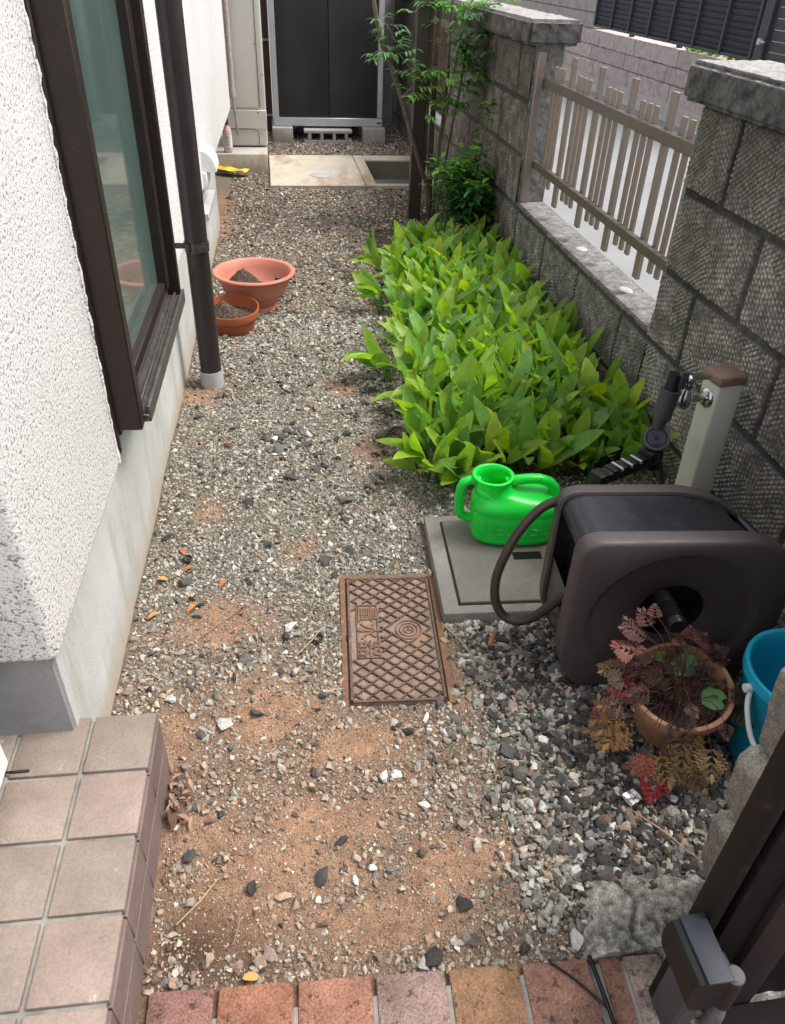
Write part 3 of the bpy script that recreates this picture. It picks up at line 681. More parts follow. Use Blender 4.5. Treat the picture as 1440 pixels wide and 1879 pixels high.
# ================================================================ BACK: slab, pit, heater, shed, blocks
ds=thing('drain_slab','pale stained concrete slab with small round lid before the shed','slab',(.3,5.5,0))
m=MB(); m.bx(-.004,.592,5.08,5.97,-.1,.022,.003); m.bx(.596,.665,5.08,5.97,-.1,.022,.003); m.bx(.665,1.08,5.08,5.128,-.1,.022,.003); m.bx(.665,1.08,5.815,5.97,-.1,.022,.003); m.bx(1.03,1.08,5.128,5.815,-.1,.022,.003)
m.build('slab',M['slab'],ds)
m=MB(); m.bx(.665,1.03,5.128,5.815,-.13,-.105); m.bx(.665,.669,5.128,5.815,-.13,.012); m.bx(.669,1.03,5.811,5.815,-.13,.012); m.build('sunken_basin',M['slabdark'],ds)
m=MB(); m.lathe([(.076,.0),(.076,.0245),(.070,.0265),(0,.0265)],40,Matrix.Translation((.338,5.354,0))); m.build('round_lid',M['pvcgrey'],ds)
st=thing('concrete_plinth','stained concrete plinth under the beige water heater','plinth',(-.18,5.7,0))
m=MB(); m.bx(-.46,-.012,5.5,6.25,-.1,.118,.006,2); m.build('plinth',M['conc_step'],st)
wh=thing('water_heater','tall beige water heater cabinet standing on concrete plinth','heater',(-.14,5.95,.118))
m=MB(); m.bx(-.285,-.005,5.72,6.1,.125,1.9,.014,3); m.bx(-.287,-.050,5.713,5.722,.36,1.9,.002); m.bx(-.287,-.004,5.7105,5.722,.232,.345,.003); m.build('cabinet',M['beige'],wh)
m=MB(); m.tube([(-.262,5.708,.232),(-.09,5.708,.232),(-.07,5.708,.224),(-.062,5.708,.205),(-.062,5.708,.13)],.0022,6); m.bx(-.048,-.044,5.709,5.7125,.36,1.9); m.build('panel_seam',M['bracket'],wh)
for p in ((-.06,.33),(-.056,.72),(-.02,.55)): m=MB(); m.tube([(p[0],5.712,p[1]),(p[0],5.706,p[1])],.004,8); m.build('screw',M['black'],wh)
m=MB(); m.tube([(-.215,5.66,1.6),(-.215,5.66,.42)],.017,14); m.tube([(-.215,5.66,.47),(-.215,5.66,.43)],.021,14); m.tube([(-.215,5.66,.42),(-.205,5.68,.30),(-.20,5.71,.2)],.007,8); m.build('insulated_pipe',M['beige_pipe'],wh)
bt=thing('plastic_bottle','pinkish white plastic bottle with dark red cap on the plinth','bottle',(-.285,5.57,.12))
m=MB(); T=Matrix.Translation((-.265,5.56,.1195)); m.lathe([(.0,0),(.026,0),(.029,.006),(.029,.115),(.024,.14),(.013,.158),(.013,.165)],28,T); m.build('bottle_body',simple('milky_pink_plastic',(.58,.43,.42),.35,var=.1),bt)
m=MB(); m.lathe([(.0,.195),(.014,.195),(.015,.19),(.015,.163),(0,.163)],24,T); m.build('bottle_cap',simple('dark_red_cap',(.16,.02,.03),.4),bt)
m=MB(); m.lathe([(.0296,.03),(.0296,.105)],28,T); m.F=m.F[:28]; m.MI=m.MI[:28]; lb=m.build('bottle_label',simple('paper_label',(.66,.62,.60),.6,var=.1),bt)
m=MB()
for i,zz in enumerate((.095,.085,.072,.062,.052,.042)):
    pts=[(-.265+.0302*math.cos(a),5.56+.0302*math.sin(a),.1195+zz) for a in [(-PI/2-.5+1.0*j/6) for j in range(7)]]; m.tube(pts,.0022 if i==0 else .0011,4)
m.build('label_print',simple('label_print_blue',(.12,.14,.25),.6),lb)
def crumple(name,label,cat,loc,L,W,colf,mat,amp,rz,seed,group=None):
    m=MB(); n=9; k=6; vs=[];cs=[]
    for i in range(n):
        for j in range(k):
            u=(i/(n-1)-.5)*L; v=(j/(k-1)-.5)*W; h=amp*(.5+float(fbm(np.array(i*.6+seed),np.array(j*.7+seed),2))); vs.append((u,v,h)); cs.append(colf(i,j))
    fs=[(i*k+j,i*k+j+1,(i+1)*k+j+1,(i+1)*k+j) for i in range(n-1) for j in range(k-1)]
    m.X=Matrix.Translation(loc)@Matrix.Rotation(rz,4,'Z'); m.add(vs,fs); m.C=cs; o=m.build(name,mat,None,ang=25)
    return tag(o,label,cat,group)
crumple('snack_wrapper','crumpled yellow printed plastic wrapper lying on gravel by the plinth','wrapper',(-.245,5.44,.012),.22,.085,lambda i,j:[(.80,.55,.03),(.75,.62,.05),(.30,.42,.05),(.62,.24,.04)][(i*3+j*j)%4 if (1<i<7 and 0<j<5) else 0],vmat('printed_film',.3,.1,30,None,.5),.035,R(-32),3)
# shed
sh=thing('storage_shed','charcoal storage shed with silver frame raised on concrete blocks','shed',(.47,6.9,.1))
m=MB(); m.bx(.062,.885,6.66,7.30,.125,1.95,.004); m.build('shed_body',M['shed'],sh)
m=MB(); m.bx(.050,.092,6.60,6.67,.166,1.95,.003); m.bx(.852,.892,6.60,6.67,.166,1.95,.003); m.bx(.050,.892,6.596,6.67,.106,.164,.003); m.bx(.05,.89,6.60,6.7,1.90,1.97); m.build('shed_frame',M['alu'],sh)
d0=None
for a,b in ((.094,.4775),(.4815,.850)):
    m=MB(); m.bx(a,b,6.612,6.64,.168,1.90,.004,2); m.build('door',M['shed'],sh)
m=MB(); m.c=(.7,.72,.74); m.bx(.842,.885,6.5935,6.5955,.118,.148); stk=m.build('maker_sticker',M['vpaint'],sh)
m=MB()
for k,(a,b) in enumerate(((.846,.855),(.857,.866),(.868,.881))): m.bx(a,b,6.5915,6.5930,.128,.142)
m.bx(.848,.880,6.5915,6.5930,.1215,.1235); m.build('sticker_print',M['black'],stk)
sgt=thing('brown_panel','dark brown panel with grey cross rails in the gap between heater and shed','gate',(0,6.95,0))  # plain dark brown panel closing the gap, not a known gate
m=MB(); m.bx(-.06,.045,6.955,7.0,-.1,1.9); m.build('gate_panel',M['panel_br'],sgt)
for z_ in (.64,.12): m=MB(); m.bx(-.05,.045,6.93,6.953,z_,z_+.015); m.build('cross_rail',M['pvcgrey'],sgt)
m=MB(); m.bx(.035,.19,6.53,6.93,.0,.103,.004,2); tag(m.build('concrete_block',M['conc_lt']),'solid concrete block under the left corner of the shed','block','solid blocks under the shed')
m=MB(); m.bx(.735,.905,6.50,6.88,.0,.103,.004,2); tag(m.build('concrete_block',M['conc_lt']),'solid concrete block under the right corner of the shed','block','solid blocks under the shed')
# hollow block: built from webs
m=MB(); x0=.275;x1=.645;z0=.002;z1=.092;y0=6.50;y1=6.62
m.bx(x0,x1,y0,y1,z0,z0+.02,.002); m.bx(x0,x1,y0,y1,z1-.02,z1,.002)
xs=[x0+.035,x0+.055+.06,x0+.055+.06+.085,x1-.035-.022-.06,x1-.035]
for cx,wd in ((.318,.024),(.412,.024),(.508,.024),(.602,.024)): m.bx(cx-wd/2,cx+wd/2,y0+.0015,y1-.0015,z0+.018,z1-.018,.002)
tag(m.build('hollow_block',M['conc_lt']),'hollow concrete block with three holes lying under the shed middle','block')
# ================================================================ METER LID
lidT=Matrix.Translation((.2065,1.169,0))@Matrix.Rotation(R(-3.9),4,'Z')
ml=thing('meter_lid','rusty cast iron water meter lid with diamond ribs set in gravel','lid',(.2065,1.169,0),R(-3.9))
w2,l2=.096,.186
m=MB(lidT); m.c=(.225,.165,.130); m.bx(-w2,w2,-l2,l2,-.02,.006,.002); m.c=(.125,.082,.064)
for a,b,c_,d_ in ((-w2,w2,l2-.006,l2),(-w2,w2,-l2,-l2+.006),(-w2,-w2+.006,-l2,l2),(w2-.006,w2,-l2,l2)): m.bx(a,b,c_,d_,.004,.0095,.001)
def clipseg(p,q,rects,circ):
    # break a rib where it would cross the name plate or the emblem
    out=[];n=60;cur=None
    for i in range(n+1):
        t=i/n;x=p[0]+(q[0]-p[0])*t;y=p[1]+(q[1]-p[1])*t
        ok=abs(x)<w2-.005 and abs(y)<l2-.005 and not any(a<x<b and c<y<d for a,b,c,d in rects) and (x-circ[0])**2+(y-circ[1])**2>circ[2]**2
        if ok:
            if cur is None: cur=[(x,y)]
            last=(x,y)
        elif cur: out.append((cur[0],last)); cur=None
    if cur: out.append((cur[0],last))
    return out
plate=(-.078,-.030,-.070,.092); emb=(.036,.012,.031); dx,dy=.034,.0245*1.25
for s_ in (1,-1):
    for k in range(-12,13):
        cx=k*dx; L_=.25; p=(cx-L_,-s_*L_*dy/dx); q2=(cx+L_,s_*L_*dy/dx)
        for a,b in clipseg(p,q2,[plate],emb):
            le=math.hypot(b[0]-a[0],b[1]-a[1])
            if le>.006: m.box(((a[0]+b[0])/2,(a[1]+b[1])/2,.0078),(le,.0034,.0058),(0,0,math.atan2(b[1]-a[1],b[0]-a[0])))
a,b,c_,d_=plate
for bb in ((a,b,c_,c_+.0025),(a,b,d_-.0025,d_),(a,a+.0025,c_,d_),(b-.0025,b,c_,d_)): m.bx(*bb,.005,.0092)
m.build('lid_plate',iron2(),ml,ang=30)
m=MB(lidT)
for r_,t_ in ((.028,.0016),(.0195,.0014)): m.tube([(emb[0]+r_*math.cos(a),emb[1]+r_*math.sin(a),.0075) for a in [2*PI*i/36 for i in range(36)]],t_,6,closed=True)
hexp=[(emb[0]+.012*math.cos(R(30+60*i)),emb[1]+.012*math.sin(R(30+60*i)),.0075) for i in range(6)]
m.tube(hexp,.0014,5,closed=True)
for i in (1,3,5): m.tube([(emb[0],emb[1],.0075),hexp[i]],.0014,5)
m.build('emblem',M['iron'],ml)
# cast characters: text runs down the plate, glyph tops to the right
cu=bpy.data.curves.new('lid_lettering','FONT'); cu.body='量水器'; cu.size=.053; cu.extrude=.0026; cu.align_x='CENTER'; cu.align_y='CENTER'; cu.offset=.0003
to=bpy.data.objects.new('tmp',cu); col.objects.link(to); bpy.context.view_layer.update()
me=bpy.data.meshes.new_from_object(to.evaluated_get(bpy.context.evaluated_depsgraph_get())); bpy.data.objects.remove(to)
T2=Matrix.Translation((-.054,.011,.0065))@Matrix.Rotation(R(-90),4,'Z'); me.transform(T2); me.materials.clear(); me.materials.append(M['iron'])
lo=bpy.data.objects.new('lid_lettering',me); col.objects.link(lo); lo.parent=ml
m=MB(lidT); t_=.012
m.bx(-w2-.016,-w2-.0035,-l2-.004,l2+.016,-.02,.0035,.001); m.bx(w2+.004,w2+.018,-l2-.004,l2+.016,-.02,.0035,.001); m.bx(-w2-.016,w2+.018,l2+.004,l2+.016,-.02,.004,.001); m.bx(-w2-.012,w2+.014,-l2,l2+.01,-.03,-.012)
m.build('lid_frame',M['iron'],ml)
m=MB(lidT); m.bx(-w2-.0035,-w2+.0005,-.012,.004,.004,.0078); m.bx(-w2-.0033,-w2,-l2,l2,-.012,-.008); m.bx(w2,w2+.0038,-l2,l2,-.012,-.008); m.build('lid_gap',M['black'],ml)
# ================================================================ CONCRETE SLAB WITH COVER
cs_=thing('utility_box','square grey concrete inspection box cover beneath the green watering can','utility box',(.54,1.38,0))
X0=Matrix.Translation((.334,1.20,0))@Matrix.Rotation(R(-3),4,'Z')
m=MB(X0); m.bx(-.01,.46,-.005,.36,-.1,.030,.006,2); m.build('box_frame',M['conc'],cs_)
m=MB(X0); m.bx(.032,.42,.024,.33,.02,.0365,.003,2); m.build('cover',M['slabdark'],cs_)
m=MB(X0); m.bx(.0275,.0318,.02,.33,.028,.0315); m.bx(.0275,.42,.0195,.0238,.028,.0315); m.bx(.185,.255,.165,.193,.0358,.0372,0); m.build('cover_gap',M['black'],cs_)
# ================================================================ WATERING CAN
wc=thing('watering_can','bright green plastic watering can standing on the concrete cover','watering can',(.548,1.462,.037),R(-6))
TC=wm(wc)@Matrix.Diagonal((1.10,1.08,1.05,1))
def stad(cx,rx,ry,z,n=48,e=3.0,cy=0):
    out=[]
    for j in range(n):
        a=2*PI*j/n; c=math.cos(a); s_=math.sin(a); out.append((cx+rx*abs(c)**(2/e)*(1 if c>0 else -1),cy+ry*abs(s_)**(2/e)*(1 if s_>0 else -1),z))
    return out
m=MB(TC)
secs=[stad(0,.080,.046,0),stad(0,.090,.055,.003),stad(0,.0955,.060,.012),stad(0,.0965,.061,.022),stad(0,.0955,.060,.026),stad(0,.0965,.061,.030),stad(0,.0985,.062,.080),stad(0,.0972,.061,.0835),stad(0,.0985,.062,.087),stad(0,.0985,.062,.098),stad(-.001,.094,.059,.107),stad(-.004,.086,.054,.115,48,2.7),stad(-.016,.068,.047,.122,48,2.4),stad(-.042,.045,.042,.128,48,2.1),stad(-.053,.040,.040,.136,48,2),stad(-.056,.040,.040,.152,48,2),stad(-.057,.043,.043,.157,48,2),stad(-.057,.0455,.0455,.161,48,2),stad(-.057,.0455,.0455,.165,48,2),stad(-.057,.041,.041,.167,48,2),stad(-.057,.037,.037,.164,48,2),stad(-.056,.036,.036,.14,48,2),stad(-.05,.045,.04,.12,48,2),stad(-.02,.06,.045,.1,48,2.2)]
m.loft(secs); m.build('can_body',M['can'],wc,ang=60)
m=MB(TC); m.tube([(-.085,0,.148),(-.105,0,.1495),(-.119,0,.143),(-.1245,0,.128),(-.126,0,.10),(-.125,0,.070),(-.119,0,.052),(-.107,0,.044),(-.090,0,.043)],[.0105,.0105,.011,.011,.011,.011,.011,.0105,.0105],14); m.build('side_handle',M['can'],wc,ang=70)
m=MB(TC); m.tube([(-.025,0,.143),(-.005,0,.150),(.02,0,.154),(.045,0,.154),(.066,0,.147),(.080,0,.132),(.085,0,.112),(.083,0,.095)],[.013,.0125,.012,.012,.012,.0125,.013,.014],14); m.build('top_handle',M['can'],wc,ang=70)
m=MB(TC); m.tube([(.088,0,.055),(.115,0,.07),(.135,0,.095)],[.016,.013,.012],14); m.build('spout',M['can'],wc,ang=70)
m=MB(TC)
def fz(x): # front face y at given x
    return -.0615*(max(0,1-abs(x/.0975)**3))**(1/3)
for k in range(6):
    cx=-.062+k*.0245; pts=[]
    for (px,pz) in ((-.008,.040),(0,.037),(.008,.040),(.0095,.0475),(.006,.0535),(.0095,.060),(.008,.0675),(0,.070),(-.008,.0675),(-.0095,.060),(-.006,.0535),(-.0095,.0475)): pts.append((cx+px,fz(cx+px)-.0002,pz))
    m.tube(pts,.0011,5,closed=True)
    if k in (1,4): m.tube([(cx-.008,fz(cx)-.0003,.0535),(cx+.008,fz(cx)-.0003,.0535)],.0011,5)
m.build('embossing',M['can'],wc)
# ================================================================ HOSE REEL
hr=thing('hose_reel','boxy taupe and black garden hose reel with brown hose loop','hose reel',(.505,.985,.004),R(-5))
TH=wm(hr)
def outline(k=0.0,n=120,rear=False):
    "rounded side plate outline in x,z, shrunk by k"
    P_=[(.045,0,.03),(0,.085,.045),(0,.375,.040),(.360,.375,.06),(.425,.30,.06),(.425,.10,.05),(.375,0,.03)] if not rear else [(.045,0,.03),(0,.085,.045),(0,.375,.040),(.285,.375,.07),(.412,.285,.06),(.425,.10,.05),(.375,0,.03)]
    pts=[]
    N_=len(P_)
    for i,(x,z,r_) in enumerate(P_):
        a=Vector((P_[i-1][0],P_[i-1][1]));b=Vector((x,z));c=Vector((P_[(i+1)%N_][0],P_[(i+1)%N_][1]))
        u=(a-b).normalized();v=(c-b).normalized()
        for t in np.linspace(0,1,7): pts.append(b+u*r_*(1-t)**2*1.0+v*r_*t**2)
    cx,cz=.205,.19; out=[]
    for j in range(n):
        an=2*PI*j/n; d=Vector((math.cos(an),math.sin(an))); best=0
        for i in range(len(pts)):
            p=pts[i]-Vector((cx,cz));e=pts[(i+1)%len(pts)]-pts[i]; den=d.x*e.y-d.y*e.x
            if abs(den)<1e-9: continue
            t=(p.x*e.y-p.y*e.x)/den; s_=(p.x*d.y-p.y*d.x)/den
            if t>0 and -1e-6<=s_<=1+1e-6: best=max(best,t)
        r_=best-k; out.append((cx+d.x*r_,cz+d.y*r_))
    return out
def ring(r_,cx=.205,cz=.190,n=120,yy=0): return [(cx+r_*math.cos(2*PI*j/n),yy,cz+r_*math.sin(2*PI*j/n)) for j in range(n)]
def O(k,yy): return [(x,yy,z) for x,z in outline(k,120,yy>.1)]
m=MB(TH)
m.loft([O(.006,.038),O(0,.036),O(0,.010),O(.003,.004),O(.010,.0),ring(.170,cz=.178,yy=0),ring(.166,cz=.178,yy=.001),ring(.158,cz=.178,yy=.010),ring(.150,cz=.18,yy=.013),ring(.064,cz=.20,yy=.013),ring(.062,cz=.20,yy=.015)],cap=False)
m.build('front_plate',M['taupe'],hr,ang=60)
m=MB(TH); m.loft([ring(.0625,cz=.20,yy=.0125),ring(.058,cz=.20,yy=.03),ring(.001,cz=.20,yy=.03)],cap=False); m.tube([(.205,.028,.19),(.205,.005,.19)],.017,20); m.box((.190,.008,.222),(.070,.012,.026),(0,R(58),0),.004); m.build('hub',M['black'],hr)
m=MB(TH); m.tube([(.176,.008,.243),(.177,-.010,.243),(.179,-.066,.241),(.179,-.072,.241)],[.017,.0155,.0175,.015],20)
for k in range(8): m.tube([(.177,-.020-k*.005,.2425),(.177,-.0225-k*.005,.2425)],.0182,20)
m.build('crank_grip',M['black'],hr)
m=MB(TH); m.loft([O(.006,.158),O(0,.160),O(0,.186),O(.008,.194),[(.205,.194,.19)]*120],cap=False); m.build('rear_plate',M['taupe'],hr,ang=60)
# shell between plates
m=MB(TH); sh_=outline(.007); sr_=outline(.007,120,True)
def shell(j0,j1):
    pass
keep=[j for j in range(120)]
P1=[(x,.037,z) for x,z in sh_];P2=[(x,.159,z) for x,z in sr_]
fs=[]
for j in range(120):
    x,z=sh_[j]; x2,z2=sh_[(j+1)%120]
    slot=(x<.03 and x2<.03 and .215<z<.335 and .215<z2<.335) or (.315<x<.40 and z>.25 and .315<x2<.40 and z2>.25)
    if not slot: fs.append((j,(j+1)%120,120+(j+1)%120,120+j))
m.add(P1+P2,fs); m.build('shell',M['blackgloss'],hr,ang=50)
m=MB(TH); m.bx(.035,.10,.038,.158,.20,.35); m.bx(.30,.318,.038,.158,.24,.352); m.tube([(.205,.05,.19),(.205,.15,.19)],.13,40); m.build('drum',M['black'],hr)
m=MB(TH); m.tube([(.378,.036,.322),(.372,.16,.305)],.012,16); m.build('carry_bar',M['blackgloss'],hr)
m=MB(TH); rr=[]
m.tube([(.165+.062*math.cos(a),.098+.03*math.sin(a),.3655) for a in [2*PI*i/40 for i in range(31)]],.0005,4); m.build('scuff_ring',simple('dried_water_ring',(.20,.21,.22),.6),hr)
m=MB()
hp=[(.56,1.165,.335),(.525,1.172,.338),(.49,1.172,.318),(.455,1.165,.275),(.430,1.155,.225),(.414,1.145,.175),(.412,1.130,.13),(.424,1.115,.10),(.447,1.10,.090),(.474,1.085,.105),(.50,1.07,.145),(.52,1.055,.19),(.545,1.05,.23),(.58,1.06,.255)]
def cat(pts,n=6):
    P_=[Vector(p) for p in pts]; out=[]
    for i in range(len(P_)-1):
        a=P_[max(0,i-1)];b=P_[i];c=P_[i+1];d=P_[min(len(P_)-1,i+2)]
        for k in range(n):
            t=k/n; out.append(.5*((2*b)+(c-a)*t+(2*a-5*b+4*c-d)*t*t+(-a+3*b-3*c+d)*t**3))
    return out+[P_[-1]]
m.tube(cat(hp),.0098,18); m.build('hose',M['hose'],hr,ang=80)
m=MB(); m.tube(cat([(.86,1.40,.27),(.87,1.37,.2),(.87,1.30,.12),(.86,1.25,.06),(.84,1.19,.05)]),.0075,12); m.build('supply_hose',M['hose'],hr,ang=80)
# nozzle resting behind the reel
nz=thing('hose_nozzle','black hose nozzle with silver striped grip leaning behind the hose reel','nozzle',(.76,1.33,.28))
m=MB(); A0=Vector((.672,1.318,.285)); A1=Vector((.835,1.395,.285)); dv=(A1-A0); Tn=Matrix.Translation((A0+A1)/2)@dv.to_track_quat('X','Z').to_matrix().to_4x4(); Ln=dv.length
m.X=Tn; m.box((0,0,0),(Ln,.034,.026),None,.006,3); m.box((.0,0,-.012),(Ln*.9,.018,.014),None,.003); m.box((Ln*.42,0,.008),(.035,.042,.036),None,.006,2); m.box((-Ln*.46,0,.0),(.03,.038,.032),None,.005,2)
m.build('grip',M['black'],nz)
m=MB(Tn)
for k in range(4): m.box((-Ln*.24+k*.030,0,.0135),(.022,.0315,.004),None,.001)
m.build('grip_rib',M['black'],nz)
m=MB(Tn)
for k in range(3): m.box((-Ln*.24+.015+k*.030,0,.0125),(.006,.0335,.008),None,.001)
m.build('grip_stripe',M['pvcgrey'],nz)
# ================================================================ TAP POST
tp=thing('tap_post','cream square standpipe with brown cap and chrome tap by the wall','tap post',(1.005,1.455,0),R(6))
TP=wm(tp)@Matrix.Rotation(R(-1.5),4,'Y')
m=MB(TP); m.box((0,0,.2),(.064,.064,.50),None,.006,3); m.build('post',M['cream'],tp)
m=MB(TP); m.box((0,0,.458),(.071,.071,.022),None,.003,2); m.build('post_cap',M['cap_br'],tp)
m=MB(TP); c0=(-.032,0,.405)
m.tube([(-.0315,0,.405),(-.036,0,.405),(-.040,0,.405)],[.024,.023,.016],24)
m.tube([(-.036,0,.405),(-.078,0,.405)],.0095,18); m.lathe([(.0,-.018),(.012,-.018),(.0165,-.01),(.0165,.006),(.013,.016),(.010,.03),(.014,.034),(.014,.042),(.0,.042)],24,Matrix.Translation((-.088,0,.405)))
m.tube(cat([(-.098,0,.402),(-.118,0,.398),(-.134,-.002,.392),(-.146,-.004,.380),(-.150,-.004,.366)]),.0095,16); m.tube([(-.128,0,.396),(-.136,0,.392)],.0125,16)
m.tube([(-.088,0,.445),(-.088,0,.452)],.009,16)
tb=m.build('tap_body',M['chrome'],tp,ang=50)
m=MB(TP); m.lathe([(.0,.010),(.010,.009),(.016,.003),(.017,-.004),(.012,-.010),(0,-.010)],20,Matrix.Translation((-.090,0,.461))); m.tube([(-.095,-.002,.460),(-.070,-.004,.463),(-.045,-.006,.460)],[.009,.0075,.006],14); m.build('tap_handle',M['chrome'],tb,ang=50)
m=MB(TP); m.lathe([(.019,0),(.019,.0006),(0,.0006)],28,Matrix.Translation((-.0325,.0,.285))@Matrix.Rotation(-PI/2,4,'Y')); m.build('blank_plug',M['cream'],tp)
cn=thing('hose_connector','grey and black quick connector with round dial hanging from the chrome tap','connector',(.85,1.43,.35))
m=MB(); B0=Vector((.860,1.430,.478)); B1=Vector((.846,1.420,.375)); 
m.tube([B0,B0.lerp(B1,.38)],.0165,20); m.build('clip_head',M['black'],cn)
m=MB(); m.box(B0.lerp(B1,.1)+Vector((.012,-.012,.0)),(.018,.012,.040),(0,.13,0),.002); m.tube([B0.lerp(B1,.36),B0.lerp(B1,.42)],.024,24); m.build('collar',M['greyplast'],cn)
m=MB(); m.tube([B0.lerp(B1,.42),B0.lerp(B1,1.0)],[.0225,.021],24); m.tube([B1,B1+Vector((-.003,-.002,-.04))],[.015,.013],20); m.build('barrel',M['greyplast'],cn)
m=MB(); kc=Vector((.838,1.405,.325)); kd=Vector((-.30,-.62,.72)).normalized(); Tk=Matrix.Translation(kc)@kd.to_track_quat('Z','Y').to_matrix().to_4x4()
m.lathe([(.0,-.03),(.022,-.028),(.024,.0),(.0295,.004),(.0305,.010),(.0295,.016),(.024,.017),(.0225,.0125),(.0,.0125)],36,Tk); dl=m.build('dial',M['greyplast'],cn)
m=MB(); m.lathe([(.0215,.0128),(.0205,.0155),(.0,.0155)],32,Tk); m.build('dial_face',M['boxblue'],dl)
m=MB()
for r_ in (.005,.0025): m.tube([Tk@Vector((r_*math.cos(a),r_*math.sin(a),.0158)) for a in [2*PI*i/20 for i in range(20)]],.0006,4,closed=True)
m.build('dial_mark',M['black'],dl)
m=MB(); m.tube([kc,kc+Vector((.006,-.005,-.07))],[.024,.020],20); m.build('valve_body',M['black'],cn)
m=MB(); m.bx(.877,.885,1.30,1.306,.16,.19,.002); tag(m.build('green_tie',M['can']),'tiny bright green tie on the supply hose behind the hose reel','tie')
# ================================================================ POTS
def pot(name,label,loc,prof,mat,tilt,soilr,soilz,peak,seed,off=(0,0),rimname='pot_body'):
    t=thing(name,label,'pot',loc,0,None,tilt); T=wm(t)
    m=MB(T); m.lathe(prof,64); m.build(rimname,mat,t,ang=50)
    m=MB(T); n=40;k=14;vs=[(off[0]*0,off[1]*0,soilz+peak)] if False else []
    for i in range(k+1):
        r_=soilr*i/k
        for j in range(n):
            a=2*PI*j/n;x=r_*math.cos(a);y=r_*math.sin(a); dd=((x-off[0])**2+(y-off[1])**2)**.5/soilr
            h=soilz+peak*max(0,1-dd*1.45)**.8*(1+.5*(float(fbm(np.array(x*60+seed),np.array(y*60),3))-.4))+.006*float(fbm(np.array(x*90+seed),np.array(y*90),2)); vs.append((x,y,h))
    fs=[(i*n+j,i*n+(j+1)%n,(i+1)*n+(j+1)%n,(i+1)*n+j) for i in range(k) for j in range(n)]
    m.add(vs,fs); m.build('potting_soil',M['potsoil'],t,ang=70); return t
pot('planter_bowl','large pale terracotta plastic planter bowl with soil mound near downpipe',(-.088,3.115,0),
 [(0,.0),(.085,.0),(.088,.004),(.082,.022),(.090,.034),(.118,.065),(.134,.095),(.141,.118),(.144,.120),(.147,.139),(.163,.143),(.166,.149),(.163,.154),(.152,.155),(.145,.150),(.138,.12),(.125,.09),(.10,.06),(.07,.04),(0,.04)],M['terra'],(0,0,0),.122,.068,.085,1,(-.045,.02))
pot('bulb_bowl','small deep terracotta bulb bowl with soil touching the larger planter bowl',(-.180,2.895,0.002),
 [(0,0),(.080,0),(.084,.005),(.094,.045),(.0985,.058),(.103,.060),(.108,.088),(.107,.0905),(.103,.090),(.098,.062),(.090,.04),(.08,.02),(0,.02)],M['terra2'],(R(5),0,0),.096,.045,.055,5,(-.03,.02))
m=MB(); m.box((.005,3.09,.125),(.022,.012,.020),(.3,0,.4),.003,2); tag(m.build('blue_clip',simple('navy_plastic',(.02,.035,.12),.4)),'tiny navy blue clip inside the larger planter bowl','clip')
# herb pot
hpt=pot('clay_pot','leaning mossy clay pot with bronze herb between hose reel and blue bucket',(.708,.868,0),
 [(0,0),(.060,0),(.063,.004),(.080,.125),(.089,.127),(.092,.148),(.091,.155),(.084,.156),(.0805,.150),(.076,.11),(.065,.06),(.04,.05),(0,.05)],M['clay'],(R(9),R(-9),0),.071,.128,.006,8)
def herb_leaf(m,p,d,up,L,c1,c2):
    d=Vector(d).normalized(); s_=d.cross(Vector(up)).normalized()
    if s_.length<.5: s_=Vector((1,0,0))
    n_=s_.cross(d); p=Vector(p)
    for i in range(5):
        t=.30+.17*i; ln=L*(.50,.46,.36,.26,.16)[i]; q_=p+d*L*t
        for sg_ in (-1,1):
            dd=(d*.75+s_*sg_*1.0-n_*.25).normalized(); cc=c1 if random.random()<.6 else c2; m.c=(cc[0]*.55,cc[1]*.48,cc[2]*.66)
            # lobed pinna: main blade plus three teeth each side
            leafblade(m,q_,dd,n_,ln,ln*.20,.05,.25,3)
            for tt in (.35,.6,.8):
                for s2 in (-1,1):
                    d2=(dd*.9+dd.cross(n_)*s2*.9).normalized(); leafblade(m,q_+dd*ln*tt,d2,n_,ln*.27,ln*.11,.05,.2,2)
    leafblade(m,p+d*L*.9,d,n_,L*.25,L*.12,.05,.1,3)
herbs=[(1110,1165),]
hc=Vector((.672,.828,.150))
